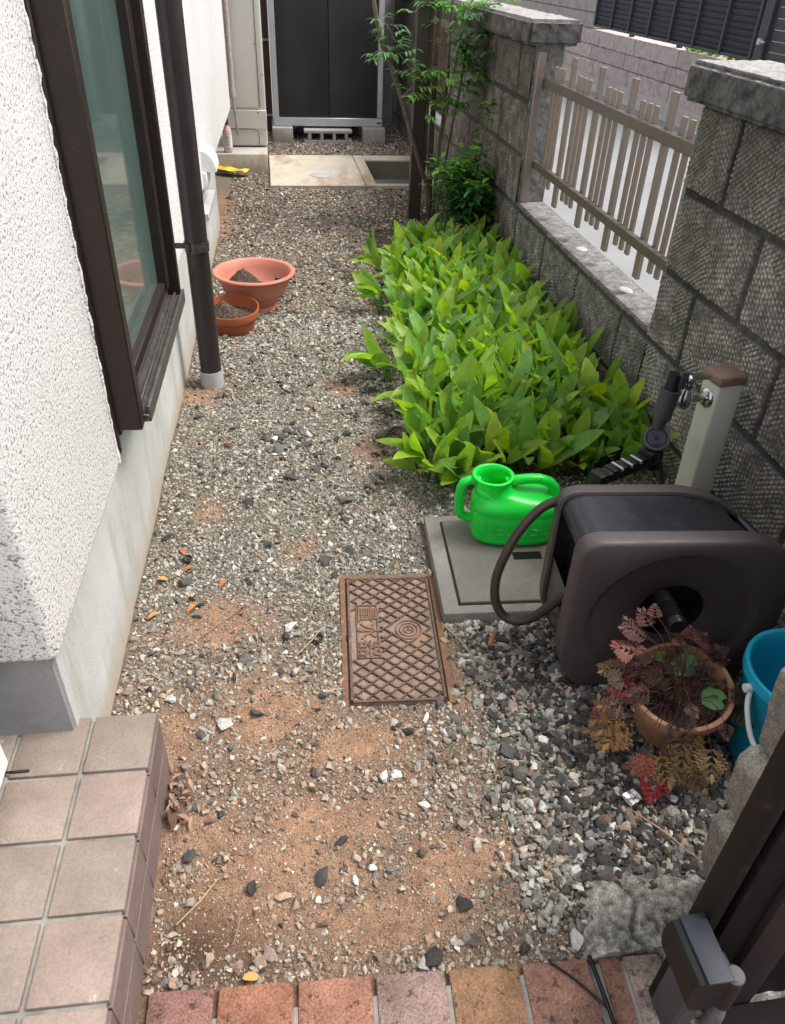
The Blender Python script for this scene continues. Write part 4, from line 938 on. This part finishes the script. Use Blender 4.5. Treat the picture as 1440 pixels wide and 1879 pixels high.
# tips as offsets from pot centre (x,y,z): drooping and upright fronds
fr=[((-.115,-.035,-.045),(.50,.30,.06),(.36,.20,.07),.075),((-.125,.000,-.03),(.42,.24,.06),(.40,.08,.06),.07),((-.135,-.015,-.055),(.46,.33,.09),(.3,.22,.08),.065),((-.10,.05,.02),(.46,.23,.12),(.34,.17,.07),.06),((-.085,.055,.06),(.55,.27,.16),(.5,.10,.08),.055),((-.11,.045,.03),(.20,.19,.07),(.28,.2,.08),.05),
    ((-.07,.08,.085),(.34,.15,.10),(.25,.13,.08),.05),((-.045,.09,.095),(.30,.13,.09),(.2,.14,.07),.045),((.02,.085,.07),(.34,.14,.11),(.26,.1,.07),.055),((.06,.075,.05),(.46,.22,.14),(.32,.13,.08),.055),((.09,.06,.03),(.28,.16,.1),(.2,.12,.06),.05),
    ((-.03,-.105,-.05),(.40,.30,.09),(.24,.17,.05),.075),((.02,-.11,-.04),(.36,.28,.09),(.22,.17,.05),.07),((-.06,-.10,-.06),(.33,.26,.08),(.4,.25,.07),.07),((-.075,-.115,-.085),(.50,.04,.05),(.42,.06,.05),.06),((-.095,-.10,-.05),(.45,.12,.07),(.35,.18,.06),.05),((.0,-.12,-.075),(.35,.27,.1),(.25,.18,.07),.06),
    ((-.09,.02,-.0),(.45,.07,.07),(.4,.16,.08),.06),((-.02,.0,.03),(.12,.10,.05),(.2,.12,.06),.05),((.0,.03,.04),(.12,.12,.05),(.16,.12,.06),.05),((-.04,.02,.03),(.17,.10,.06),(.11,.08,.05),.05),((.085,-.02,.0),(.20,.15,.07),(.15,.1,.05),.05),((.10,-.045,-.015),(.22,.17,.06),(.14,.1,.05),.05)]
ml_=MB(); ms_=MB()
fr2=list(fr)
for tp_,c1,c2,L in fr:
    for q_ in range(1): fr2.append(((tp_[0]*random.uniform(.75,1.1)+random.uniform(-.02,.02),tp_[1]*random.uniform(.75,1.05)+random.uniform(-.02,.02),tp_[2]+random.uniform(-.012,.022)),c2 if q_ else c1,(.15,.10,.06),L*random.uniform(.55,.85)))
for k in range(18):
    a=random.uniform(0,6.28); ro=random.uniform(.06,.105); fr2.append(((math.cos(a)*ro,math.sin(a)*ro,random.uniform(-.01,.04)),random.choice([(.24,.13,.08),(.30,.15,.10),(.16,.12,.06)]),(.12,.08,.05),random.uniform(.03,.05)))
for tp_,c1,c2,L in fr2:
    tip=hc+Vector(tp_); st_=hc+Vector((random.uniform(-.02,.02),random.uniform(-.02,.02),-.02)); mid=st_.lerp(tip,.55)+Vector((0,0,.035))
    ms_.tube(cat([st_,mid,tip],5),.0008,5)
    d=(tip-mid).normalized(); 
    for _ in range(2):
        dd=(d+Vector((random.uniform(-.5,.5),random.uniform(-.5,.5),random.uniform(-.25,.25)))).normalized(); herb_leaf(ml_,tip-dd*L*.5,dd,(0,-.3,1),L,c1,c2)
for k in range(46):
    a=random.uniform(0,6.28); ro=random.uniform(.03,.075); st_=hc+Vector((-.02+random.uniform(-.01,.01),random.uniform(-.01,.01),-.015)); tip=hc+Vector((math.cos(a)*ro,math.sin(a)*ro,random.uniform(-.01,.02)+.16*(math.cos(a)*ro)*-1)); ms_.tube([st_,st_.lerp(tip,.5)+Vector((0,0,.012)),tip],.0007,4)
ml_.build('herb_foliage',M['herb'],hpt,ang=30); ms_.build('herb_stems',M['stem'],hpt)
def ivy(c,r_,up,g):
    m=MB()
    up=Vector(up).normalized(); T=Matrix.Translation(c)@up.to_track_quat('Z','Y').to_matrix().to_4x4(); vs=[(0,0,0)];n=20
    for j in range(n):
        a=2*PI*j/n; rr=r_*(1+.06*math.sin(a*7)-(.35 if j==0 else 0)); vs.append((rr*math.cos(a),rr*math.sin(a),.004*math.sin(a*3)+.003))
    m.c=g; m.add(vs,[(0,1+j,1+(j+1)%n) for j in range(n)],T); m.build('round_leaf',M['herb'],hpt)
ivy(hc+Vector((.047,-.030,.012)),.021,(-.2,-.4,1),(.06,.17,.05)); ivy(hc+Vector((.030,.045,.02)),.021,(-.4,-.6,.8),(.05,.13,.04)); ivy(hc+Vector((.008,.042,.015)),.014,(.4,-.5,.8),(.10,.25,.05)); ivy(hc+Vector((-.01,.07,.02)),.010,(0,-.5,.8),(.16,.26,.05))
# bucket
bk=thing('bucket','sky blue plastic bucket with white handle behind the stone pier','bucket',(.880,.790,0))
TB=wm(bk); m=MB(TB); m.lathe([(0,.002),(.080,.002),(.084,.006),(.100,.195),(.1035,.198),(.1075,.200),(.1085,.216),(.1075,.2205),(.103,.221),(.099,.218),(.097,.19),(.080,.014),(0,.012)],72); m.build('bucket_body',M['aqua'],bk,ang=50)
m=MB(TB); m.tube(cat([(-.104,.0,.192),(-.113,-.02,.165),(-.112,-.060,.125),(-.09,-.105,.098),(-.045,-.135,.085),(0,-.142,.082),(.045,-.135,.085),(.09,-.105,.098),(.112,-.06,.125),(.113,-.02,.165),(.104,0,.192)]),.0048,12); m.tube([(-.100,0,.195),(-.117,0,.195)],.0075,14); m.tube([(.100,0,.195),(.117,0,.195)],.0075,14); m.build('handle',M['bail'],bk,ang=60)
# ================================================================ STONE PIER + GATE (bottom right)
pr_=thing('stone_pier','stacked grey brown split block pier stub behind the dark gate post','pier',(.75,.56,0))
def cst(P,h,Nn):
    g=np.clip(.24+.07*h+.22*np.clip(Nn[:,2],0,1),.06,.55); return np.stack([g,g*.92,g*.83],1)  # upward faces painted paler, as if lit from above
def rough_prism(m,poly,y0,y1,amp,cfun,seed,step=.012):
    """split-faced block: outline in x,z extruded along y, finely divided and roughened"""
    bm=bmesh.new(); a=[bm.verts.new((x,y0,z)) for x,z in poly]; b=[bm.verts.new((x,y1,z)) for x,z in poly]; n=len(poly)
    bm.faces.new(a); bm.faces.new(b[::-1]); [bm.faces.new((a[i],b[i],b[(i+1)%n],a[(i+1)%n])) for i in range(n)]
    bmesh.ops.recalc_face_normals(bm,faces=bm.faces[:]); bmesh.ops.bevel(bm,geom=bm.edges[:],offset=.005,segments=1,affect='EDGES')
    for ax,(lo,hi) in enumerate(((min(p[0] for p in poly),max(p[0] for p in poly)),(y0,y1),(min(p[1] for p in poly),max(p[1] for p in poly)))):
        k=int((hi-lo)/step)
        for i in range(1,k):
            p=Vector((0,0,0)); nn=Vector((0,0,0)); p[ax]=lo+(hi-lo)*i/k; nn[ax]=1
            bmesh.ops.bisect_plane(bm,geom=bm.verts[:]+bm.edges[:]+bm.faces[:],plane_co=p,plane_no=nn)
    bm.normal_update(); bm.verts.index_update(); P=np.array([v.co[:] for v in bm.verts]); Nn=np.array([v.normal[:] for v in bm.verts])
    u=P[:,0]+P[:,2]*.6; v_=P[:,1]*1.2+P[:,2]
    h=(fbm(u*40+seed,v_*40,3)-.45)*amp*2+(fbm(u*170+seed,v_*170,2)-.4)*amp
    P=P+Nn*h[:,None]; b0=len(m.V); m.V+=[tuple(p) for p in P]; m.C+=[tuple(c) for c in cfun(P,h/amp,Nn)]
    for f in bm.faces: m.F.append(tuple(b0+v.index for v in f.verts)); m.MI.append(0)
    bm.free()
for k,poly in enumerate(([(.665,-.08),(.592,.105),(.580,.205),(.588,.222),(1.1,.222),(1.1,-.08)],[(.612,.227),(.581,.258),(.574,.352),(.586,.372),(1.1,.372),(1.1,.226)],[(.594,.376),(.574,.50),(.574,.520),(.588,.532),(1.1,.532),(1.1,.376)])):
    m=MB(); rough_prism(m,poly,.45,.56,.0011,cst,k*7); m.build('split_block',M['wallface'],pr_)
cf=MB()
nx,ny=150,150; vs=[];cs2=[]
XX,YY=np.meshgrid(np.linspace(.375,.72,nx),np.linspace(.30,.66,ny),indexing='ij')
ed=np.clip((XX-.395-.04*(fbm(YY*18,XX*5,3)-.4)-(YY-.50)*.25)/.04,0,1); ed2=np.clip((.632-.22*(XX-.42)+.05*(fbm(XX*20,YY*5,3)-.5)-YY)/.03,0,1)
n3=fbm(XX*28.,YY*28.,4); n4=fbm(XX*130.,YY*130.,3)
gr=np.exp(-((XX-(.492+.012*np.sin(YY*60))-(.55-YY)*.10)/.0045)**2)*np.clip((.60-YY)/.05,0,1)
HH=.014*ed*ed2+.024*(n3-.45)*ed+.007*(n4-.45)-.012*gr-.008*(1-ed*ed2)
HH=np.where((XX<.514)&(YY<.472),-.03,HH)
G_=np.clip(.33+.45*(n3-.45)+.55*(n4-.45)-.12*gr,.06,.6)
for i in range(nx):
    for j in range(ny): vs.append((XX[i,j],YY[i,j],HH[i,j]-.002)); g=G_[i,j]; cs2.append((g,g*.965,g*.86))
cf.add(vs,[(i*ny+j,(i+1)*ny+j,(i+1)*ny+j+1,i*ny+j+1) for i in range(nx-1) for j in range(ny-1)]); cf.C=cs2
tag(cf.build('concrete_haunch',M['wallface'],ang=60),kind='structure')
gt=thing('metal_gate','dark bronze aluminium gate at bottom right corner','gate',(.55,.42,0))
m=MB(); m.bx(.474,.491,.392,.424,-.06,1.3,.003,2); m.build('meeting_stile',M['gate'],gt)
m=MB(); m.bx(.501,.546,.390,.424,-.06,1.3,.003,2); m.build('leaf_stile',M['gate'],gt)
m=MB(); m.bx(.491,.501,.408,.420,-.06,1.3); m.build('gap_strip',M['black'],gt)  # black strip filling the gap between the two stiles
m=MB(); m.bx(.546,.602,.380,.424,-.06,1.3,.003,2); m.build('edge_profile',M['gate2'],gt)
m=MB(); m.bx(.602,1.4,.394,.42,-.02,1.3,.002,1); m.build('gate_panel',M['gate'],gt)
m=MB(); m.bx(.535,1.4,.24,.379,-.05,.035,.004,2); m.build('bottom_bar',M['gate'],gt)  # dark box added to keep the corner below the gate dark
pf=[(.020,.0),(.020,-.066),(.014,-.072),(-.008,-.072),(-.016,-.066),(-.022,-.045),(-.0245,-.024),(-.023,-.010),(-.018,-.002),(-.008,0)]
LB=Matrix.Translation((.450,.362,.268))
m=MB(LB); m.loft([[(x,yy,z) for x,z in pf] for yy in (-.036,-.034,.036,.038)]); lk=m.build('lock_case',M['black'],gt,ang=35)
m=MB(LB); m.bx(-.010,.0225,-.038,.040,-.001,.0035,.0015,2); m.build('lock_cover',M['boxblue'],lk)
m=MB(LB); m.bx(-.004,.022,-.022,.028,-.20,-.072,.004); m.build('lock_bracket',M['greyplast'],lk)
m=MB(); m.bx(.474,.52,.364,.392,.10,.185,.004,2); m.build('latch_plate',M['greyplast'],gt)
m=MB(); m.tube([(.511,.356,.2),(.511,.356,.198),(.512,.354,.13)],[.0115,.0132,.0125],24); m.build('bolt_knob',M['gate2'],gt)
m=MB(); m.lathe([(.0,.006),(.009,.005),(.0128,.0)],24,Matrix.Translation((.511,.356,.1985))); m.build('knob_top',simple('matte_grey_cap',(.13,.13,.13),.7),gt)
m=MB(); m.tube([(.512,.354,.13),(.513,.353,.10),(.516,.352,.06),(.518,.352,.0)],[.009,.0125,.011,.009],16); m.build('bolt_socket',simple('scuffed_grey_socket',(.16,.155,.15),.6,.2,.4,.4,60),gt)
# ================================================================ PLANTS
def lily_plant(m,x,y,s,lean):
    z=float(gz(x,y)); b=Vector((x,y,z-.005)); nl=random.choice((2,2,2,3)); a0=random.uniform(0,PI)
    g=random.uniform(.78,1.18); yel=random.random()
    for k in range(nl):
        a=a0+k*PI*random.uniform(.8,1.1); el=random.uniform(R(52),R(86)) if random.random()<.85 else random.uniform(R(20),R(50)); L=s*random.uniform(.09,.155); W=L*random.uniform(.30,.40)
        d=Vector((math.cos(a)*math.cos(el)+lean[0],math.sin(a)*math.cos(el)+lean[1],math.sin(el)))
        st_=b+Vector((d.x*.02,d.y*.02,random.uniform(.035,.085)*s))
        m.c=(.10*g,.23*g,.04*g); m.tube([b,st_],[.003,.0022],5,False)
        if yel>.92: c=(.36*g,.47*g,.03)
        elif yel>.45: c=(.26*g,.42*g,.045*g)
        else: c=(.155*g,.315*g,.06*g)
        m.c=c; up=Vector((-math.cos(a),-math.sin(a),.5))
        leafblade(m,st_,d,up,L,W,random.uniform(.15,.38),random.uniform(-.05,.5),9,wf=lambda t:(math.sin(PI*min(1,max(0,t*.985+.008))**.88)**.62))
def bedleft(y): return float(np.interp(y,[1.70,1.85,2.2,2.6,3.2,3.7,4.2],[.395,.39,.412,.45,.515,.62,.74]))
m=MB(); pts=[]
tries=0
while len(pts)<560 and tries<40000:
    tries+=1; y_=random.uniform(1.73,3.80); x_=random.uniform(.38,1.055)
    if x_<bedleft(y_): continue
    if x_>.93 and y_<1.62: continue
    if any((x_-a)**2+(y_-b)**2<(.0365+.004*(b-1.7))**2 for a,b in pts): continue
    pts.append((x_,y_))
for x_,y_ in pts:
    ex=max(0,1-(x_-bedleft(y_))/.10); ey=max(0,1-(y_-1.73)/.10); er=max(0,1-(1.06-x_)/.08)
    lily_plant(m,x_,y_,random.uniform(.88,1.12)*(1+.0*y_),(-.38*ex-.5*er,-.45*ey-.05))
tag(m.build('leafy_ground_cover',M['lily'],None,ang=80),'dense bed of broad upright ribbed green leaves along the low wall','ground cover',kind='stuff')
edge=[(.372,1.80,'broad leaved green clump at the front left corner of the leafy bed',(-.5,-.5)),(.375,2.42,'drooping green clump at the left edge of the bed, nearest the middle',(-1.0,-.1)),(.43,3.02,'small green clump spreading flat onto gravel at the bed edge',(-1.2,.1)),(.50,3.42,'pale green clump reaching left over gravel near the bed top',(-1.1,.2)),(.47,1.72,'low green clump just behind the watering can mouth',(-.1,-.8))]
for (x_,y_,lb,ln) in edge:
    m=MB(); 
    for k in range(3): lily_plant(m,x_+random.uniform(-.02,.02),y_+random.uniform(-.03,.03),1.0,ln)
    o=m.build('leafy_clump',M['lily'],None,ang=80); tag(o,lb,'plant','leafy clumps at the edge of the bed')
# evergreen shrub
es=thing('evergreen_shrub','glossy dark green evergreen shrub behind the leafy bed by the wall','shrub',(.985,3.98,0))
m=MB(); stems=[]
for k in range(16):
    a=k*2.4; r_=random.uniform(.03,.23); h=random.uniform(.24,.50)
    tip=Vector((.955+r_*math.cos(a)*.78,3.93+r_*math.sin(a)*1.2,h*(1-.25*r_/.2))); b=Vector((.985+random.uniform(-.02,.02),3.98+random.uniform(-.03,.03),0)); stems.append([b,b.lerp(tip,.5)+Vector((0,0,.03)),tip])
stems.append([Vector((.985,3.98,0)),Vector((1.01,3.92,.40)),Vector((1.035,3.86,.68))])
stems.append([Vector((.95,3.96,0)),Vector((.87,3.94,.15)),Vector((.84,3.92,.26))])
for s_ in stems: m.tube(cat(s_,5),[.006-.0045*i/10 for i in range(11)],6)
m.build('trunk',M['bark'],es)
m=MB()
for si,s_ in enumerate(stems):
    P_=cat(s_,10); 
    for k in range(80 if si<16 else 50):
        t=random.uniform(.25,1)**.8; p=P_[int(t*(len(P_)-1))]; a=random.uniform(0,6.28); d=Vector((math.cos(a),math.sin(a),random.uniform(-.2,.9))).normalized()
        rad_=random.uniform(0,.055) if si!=16 else random.uniform(0,.02); q_=p+d*rad_
        if q_.x>1.085: q_.x=1.08
        g=random.uniform(.6,1.25); new=(q_.z>.34 and random.random()<.5); m.c=(.19*g,.42*g,.05*g) if new else (.06*g,.215*g,.042*g)
        leafblade(m,q_,d,(0,0,1),random.uniform(.038,.058),random.uniform(.020,.028),.22,.35,5)
m.build('crown',M['shrub'],es,ang=80)
# nandina
nd=thing('nandina','tall slender nandina with airy fine leaflets beside the brown post','shrub',(.875,4.40,0))
m=MB()
trunks=[([(.875,4.42,-.02),(.862,4.40,.15),(.80,4.36,.29),(.715,4.34,.52),(.640,4.34,.72),(.575,4.36,.86),(.53,4.36,1.06),(.50,4.36,1.4)],.0145),
 ([(.885,4.46,-.02),(.872,4.45,.3),(.870,4.44,.6),(.872,4.42,.95),(.87,4.42,1.5)],.0165),
 ([(.90,4.44,-.02),(.925,4.46,.4),(.945,4.47,.8),(.95,4.5,1.5)],.010),([(.91,4.40,-.02),(.955,4.38,.4),(1.0,4.36,.75),(1.02,4.34,1.2)],.0065),([(.89,4.40,.0),(.90,4.36,.3),(.93,4.33,.62),(.97,4.30,.95)],.006)]
for P_,r_ in trunks:
    c_=cat(P_,6); m.tube([p+Vector((random.uniform(-.002,.002),)*3) for p in c_],[r_*(1-.35*i/len(c_))*(1.0+random.uniform(-.08,.12)) for i in range(len(c_))],9)
m.build('trunk',M['bark'],nd)
ml_=MB(); mt=MB()
def spray(p0,p1,n,L,colr,sp=.085):
    p0=Vector(p0);p1=Vector(p1); mt.c=(.1,.12,.05); P_=cat([p0,p0.lerp(p1,.5)+Vector((0,0,.025)),p1],6); mt.tube(P_,.0022,5)
    for i in range(n):
        t=.25+.75*i/(n-1); q_=P_[int(t*(len(P_)-1))]
        a=random.uniform(0,6.28); dd=Vector((math.cos(a),math.sin(a)*.9,random.uniform(-.15,.45))).normalized()
        e=q_+dd*sp*random.uniform(.5,1.2); mt.tube([q_,e],.0010,4)
        for k in range(7):
            tt=.3+.7*k/6; b=q_.lerp(e,tt); sg_=1 if k%2 else -1; s_=dd.cross(Vector((0,0,1))).normalized()
            d=(dd*.7+s_*sg_*(.8 if k<6 else 0)+Vector((0,0,random.uniform(-.35,.1)))).normalized(); g=random.uniform(.7,1.3); ml_.c=tuple(c*g for c in colr)
            leafblade(ml_,b,d,(0,0,1),L*random.uniform(.75,1.15),L*.27,.15,.35,4)
dk=(.085,.21,.075); md=(.12,.29,.07); lt=(.21,.42,.08)
for a in [((.55,4.36,.95),(.64,4.30,.86),7,.052,dk),((.58,4.36,.85),(.74,4.30,.72),10,.055,dk),((.62,4.34,.80),(.56,4.3,.80),6,.05,dk),((.87,4.42,1.02),(.73,4.35,.98),7,.055,md),((.87,4.42,.70),(.66,4.22,.63),8,.05,lt),((.87,4.42,.66),(.79,4.22,.56),7,.05,md),((.87,4.42,.72),(.76,4.25,.68),7,.052,lt),
  ((.945,4.44,.70),(.87,4.25,.72),10,.055,lt),((.97,4.38,.68),(1.0,4.22,.66),10,.055,md),((.98,4.38,.72),(1.06,4.15,.73),9,.05,md),((.95,4.36,.60),(.95,4.2,.56),9,.05,md),((.94,4.4,.6),(.88,4.2,.58),8,.05,md),
  ((1.0,4.36,.80),(.93,4.25,.86),10,.06,dk),((1.0,4.36,.85),(1.04,4.2,.90),10,.06,dk),((1.01,4.3,.9),(.98,4.2,1.0),9,.055,dk),((1.02,4.34,.95),(1.085,4.1,1.04),10,.055,md),((1.0,4.3,.8),(1.07,4.15,.83),8,.055,dk),((.90,4.36,.28),(.80,4.15,.30),6,.03,md),((.90,4.36,.26),(.88,4.12,.24),6,.03,md),((.95,4.4,.95),(.92,4.3,1.02),7,.055,md),((1.0,4.36,.75),(.97,4.22,.79),9,.055,dk),((.87,4.42,.95),(.85,4.3,.85),5,.05,md)]: spray(*a)
ml_.build('foliage',M['nleaf'],nd,ang=80); mt.build('leaf_stalks',M['bark'],nd)
# fine grass tuft on the left of the bed
# ================================================================ SMALL DEBRIS
for k,(x,y_,lb) in enumerate(((-.313,1.40,'curled orange dry leaf against the foundation, nearest the camera'),(-.160,1.995,'small orange dry leaf farthest from the camera on grey gravel'),(-.244,1.998,'ragged orange dry leaf close to foundation below the window'),(-.272,1.516,'reddish brown dry leaf beside the upper black rubber ring'),(-.219,1.30,'yellow orange dry leaf at the edge of the sandy patch'),(-.300,1.285,'brown orange dry leaf pressed to the foundation foot'),(-.105,.512,'bright orange dry leaf at the brick edge'),(-.235,1.44,'flat orange dry leaf just below the upper black rubber ring'),(-.155,1.38,'pair of small tan dry leaves in the middle gravel'))):
    z=float(gz(x,y_)); m=MB(); m.c=random.choice([(.50,.17,.06),(.42,.14,.06),(.55,.26,.09)]); a=random.uniform(0,6)
    leafblade(m,(x,y_,z+.010),(math.cos(a),math.sin(a),.15),(0,0,1),.026,.013,.4,.6,5); o=m.build('fallen_leaf',M['dry'],ang=80); tag(o,lb,'leaf','dry leaves fallen on the gravel')
for x,y_,lb in ((-.250,1.471,'black rubber ring on gravel near the foundation'),(.045,1.171,'black rubber ring with white centre left of the meter lid')):
    z=float(gz(x,y_))+.009; m=MB(); m.tube([(x+.0095*math.cos(a),y_+.0095*math.sin(a),z+.002*math.sin(a)) for a in [2*PI*i/24 for i in range(24)]],.0028,8,closed=True); o=m.build('rubber_ring',M['black']); tag(o,lb,'ring','rubber rings dropped on the gravel')
crumple('foil_scrap','shiny crumpled silver foil scrap on dark stones below the clay pot','foil',(.566,.716,.008),.030,.024,lambda i,j:(.75,.75,.75),simple('silver_foil',(.75,.75,.75),.25,.8,.5,.1),.014,.4,5)
m=MB(); m.tube([(.405,1.10,.022),(.42,1.125,.026),(.432,1.15,.020)],[.005,.0055,.003],7); tag(m.build('wood_chip',simple('orange_brown_wood',(.34,.16,.085),.8,var=.3,vs=60)),'short orange brown wood chip on stones left of the hose reel','wood chip')
for k,(a,b,lb) in enumerate((((-.205,.60),(-.145,.665),'long pale straw twig by the tiled step, lowest in the photo'),((-.20,1.205),(-.10,1.30),'thin tan twig crossing the upper sandy patch'),((-.0,1.13),(.055,1.20),'thin pale twig beside the left edge of the meter lid'),((-.18,1.14),(-.06,1.16),'thin brown twig in the sandy patch before the step'),((.56,.70),(.63,.61),'long bent twig between clay pot and stone pier'),((.38,.61),(.41,.66),'short pale twig among dark stones near the concrete haunch'),((.32,1.19),(.37,1.07),'thin dark twig drooping off the concrete box corner'),((-.12,.56),(-.11,.62),'short upright brown twig near the brick edge'))):
    za=float(gz(*a))+.010; zb=float(gz(*b))+.012; mid=((a[0]+b[0])/2+.004,(a[1]+b[1])/2-.003,(za+zb)/2+.004); m=MB(); m.tube([(*a,za),mid,(*b,zb)],[.0012,.0014,.0008],6); tag(m.build('dry_twig',simple('straw_twig',(.40,.29,.17) if k%2==0 else (.25,.16,.09),.8,var=.2)),lb,'twig','dry twigs on the ground')
m=MB(); m.tube(cat([(.342,.476,.007),(.37,.45,.008),(.395,.42,.008),(.404,.404,.012)],5),.0017,6); m.tube(cat([(.403,.476,.010),(.404,.44,.012),(.407,.36,.012)],4),[.0035]*9,8); tag(m.build('black_cable',M['black']),'thin black cable lying over the brick joint','cable')
# withered debris by the step
m=MB()
for k in range(46):
    x=random.gauss(-.222,.022); y_=random.gauss(.80,.035); a=random.uniform(0,6.28)
    if x<-.235: x=-.232
    m.c=random.choice([(.16,.09,.06),(.28,.17,.11),(.10,.06,.045),(.33,.22,.15)]); leafblade(m,(x,y_,float(gz(x,y_))+random.uniform(.006,.022)),(math.cos(a),math.sin(a),random.uniform(-.2,.4)),(0,0,1),random.uniform(.012,.028),random.uniform(.004,.010),.5,.8,4)
tag(m.build('leaf_litter',M['dry'],ang=80),'small heap of withered brown leaf litter beside the tiled step','leaf litter',kind='stuff')
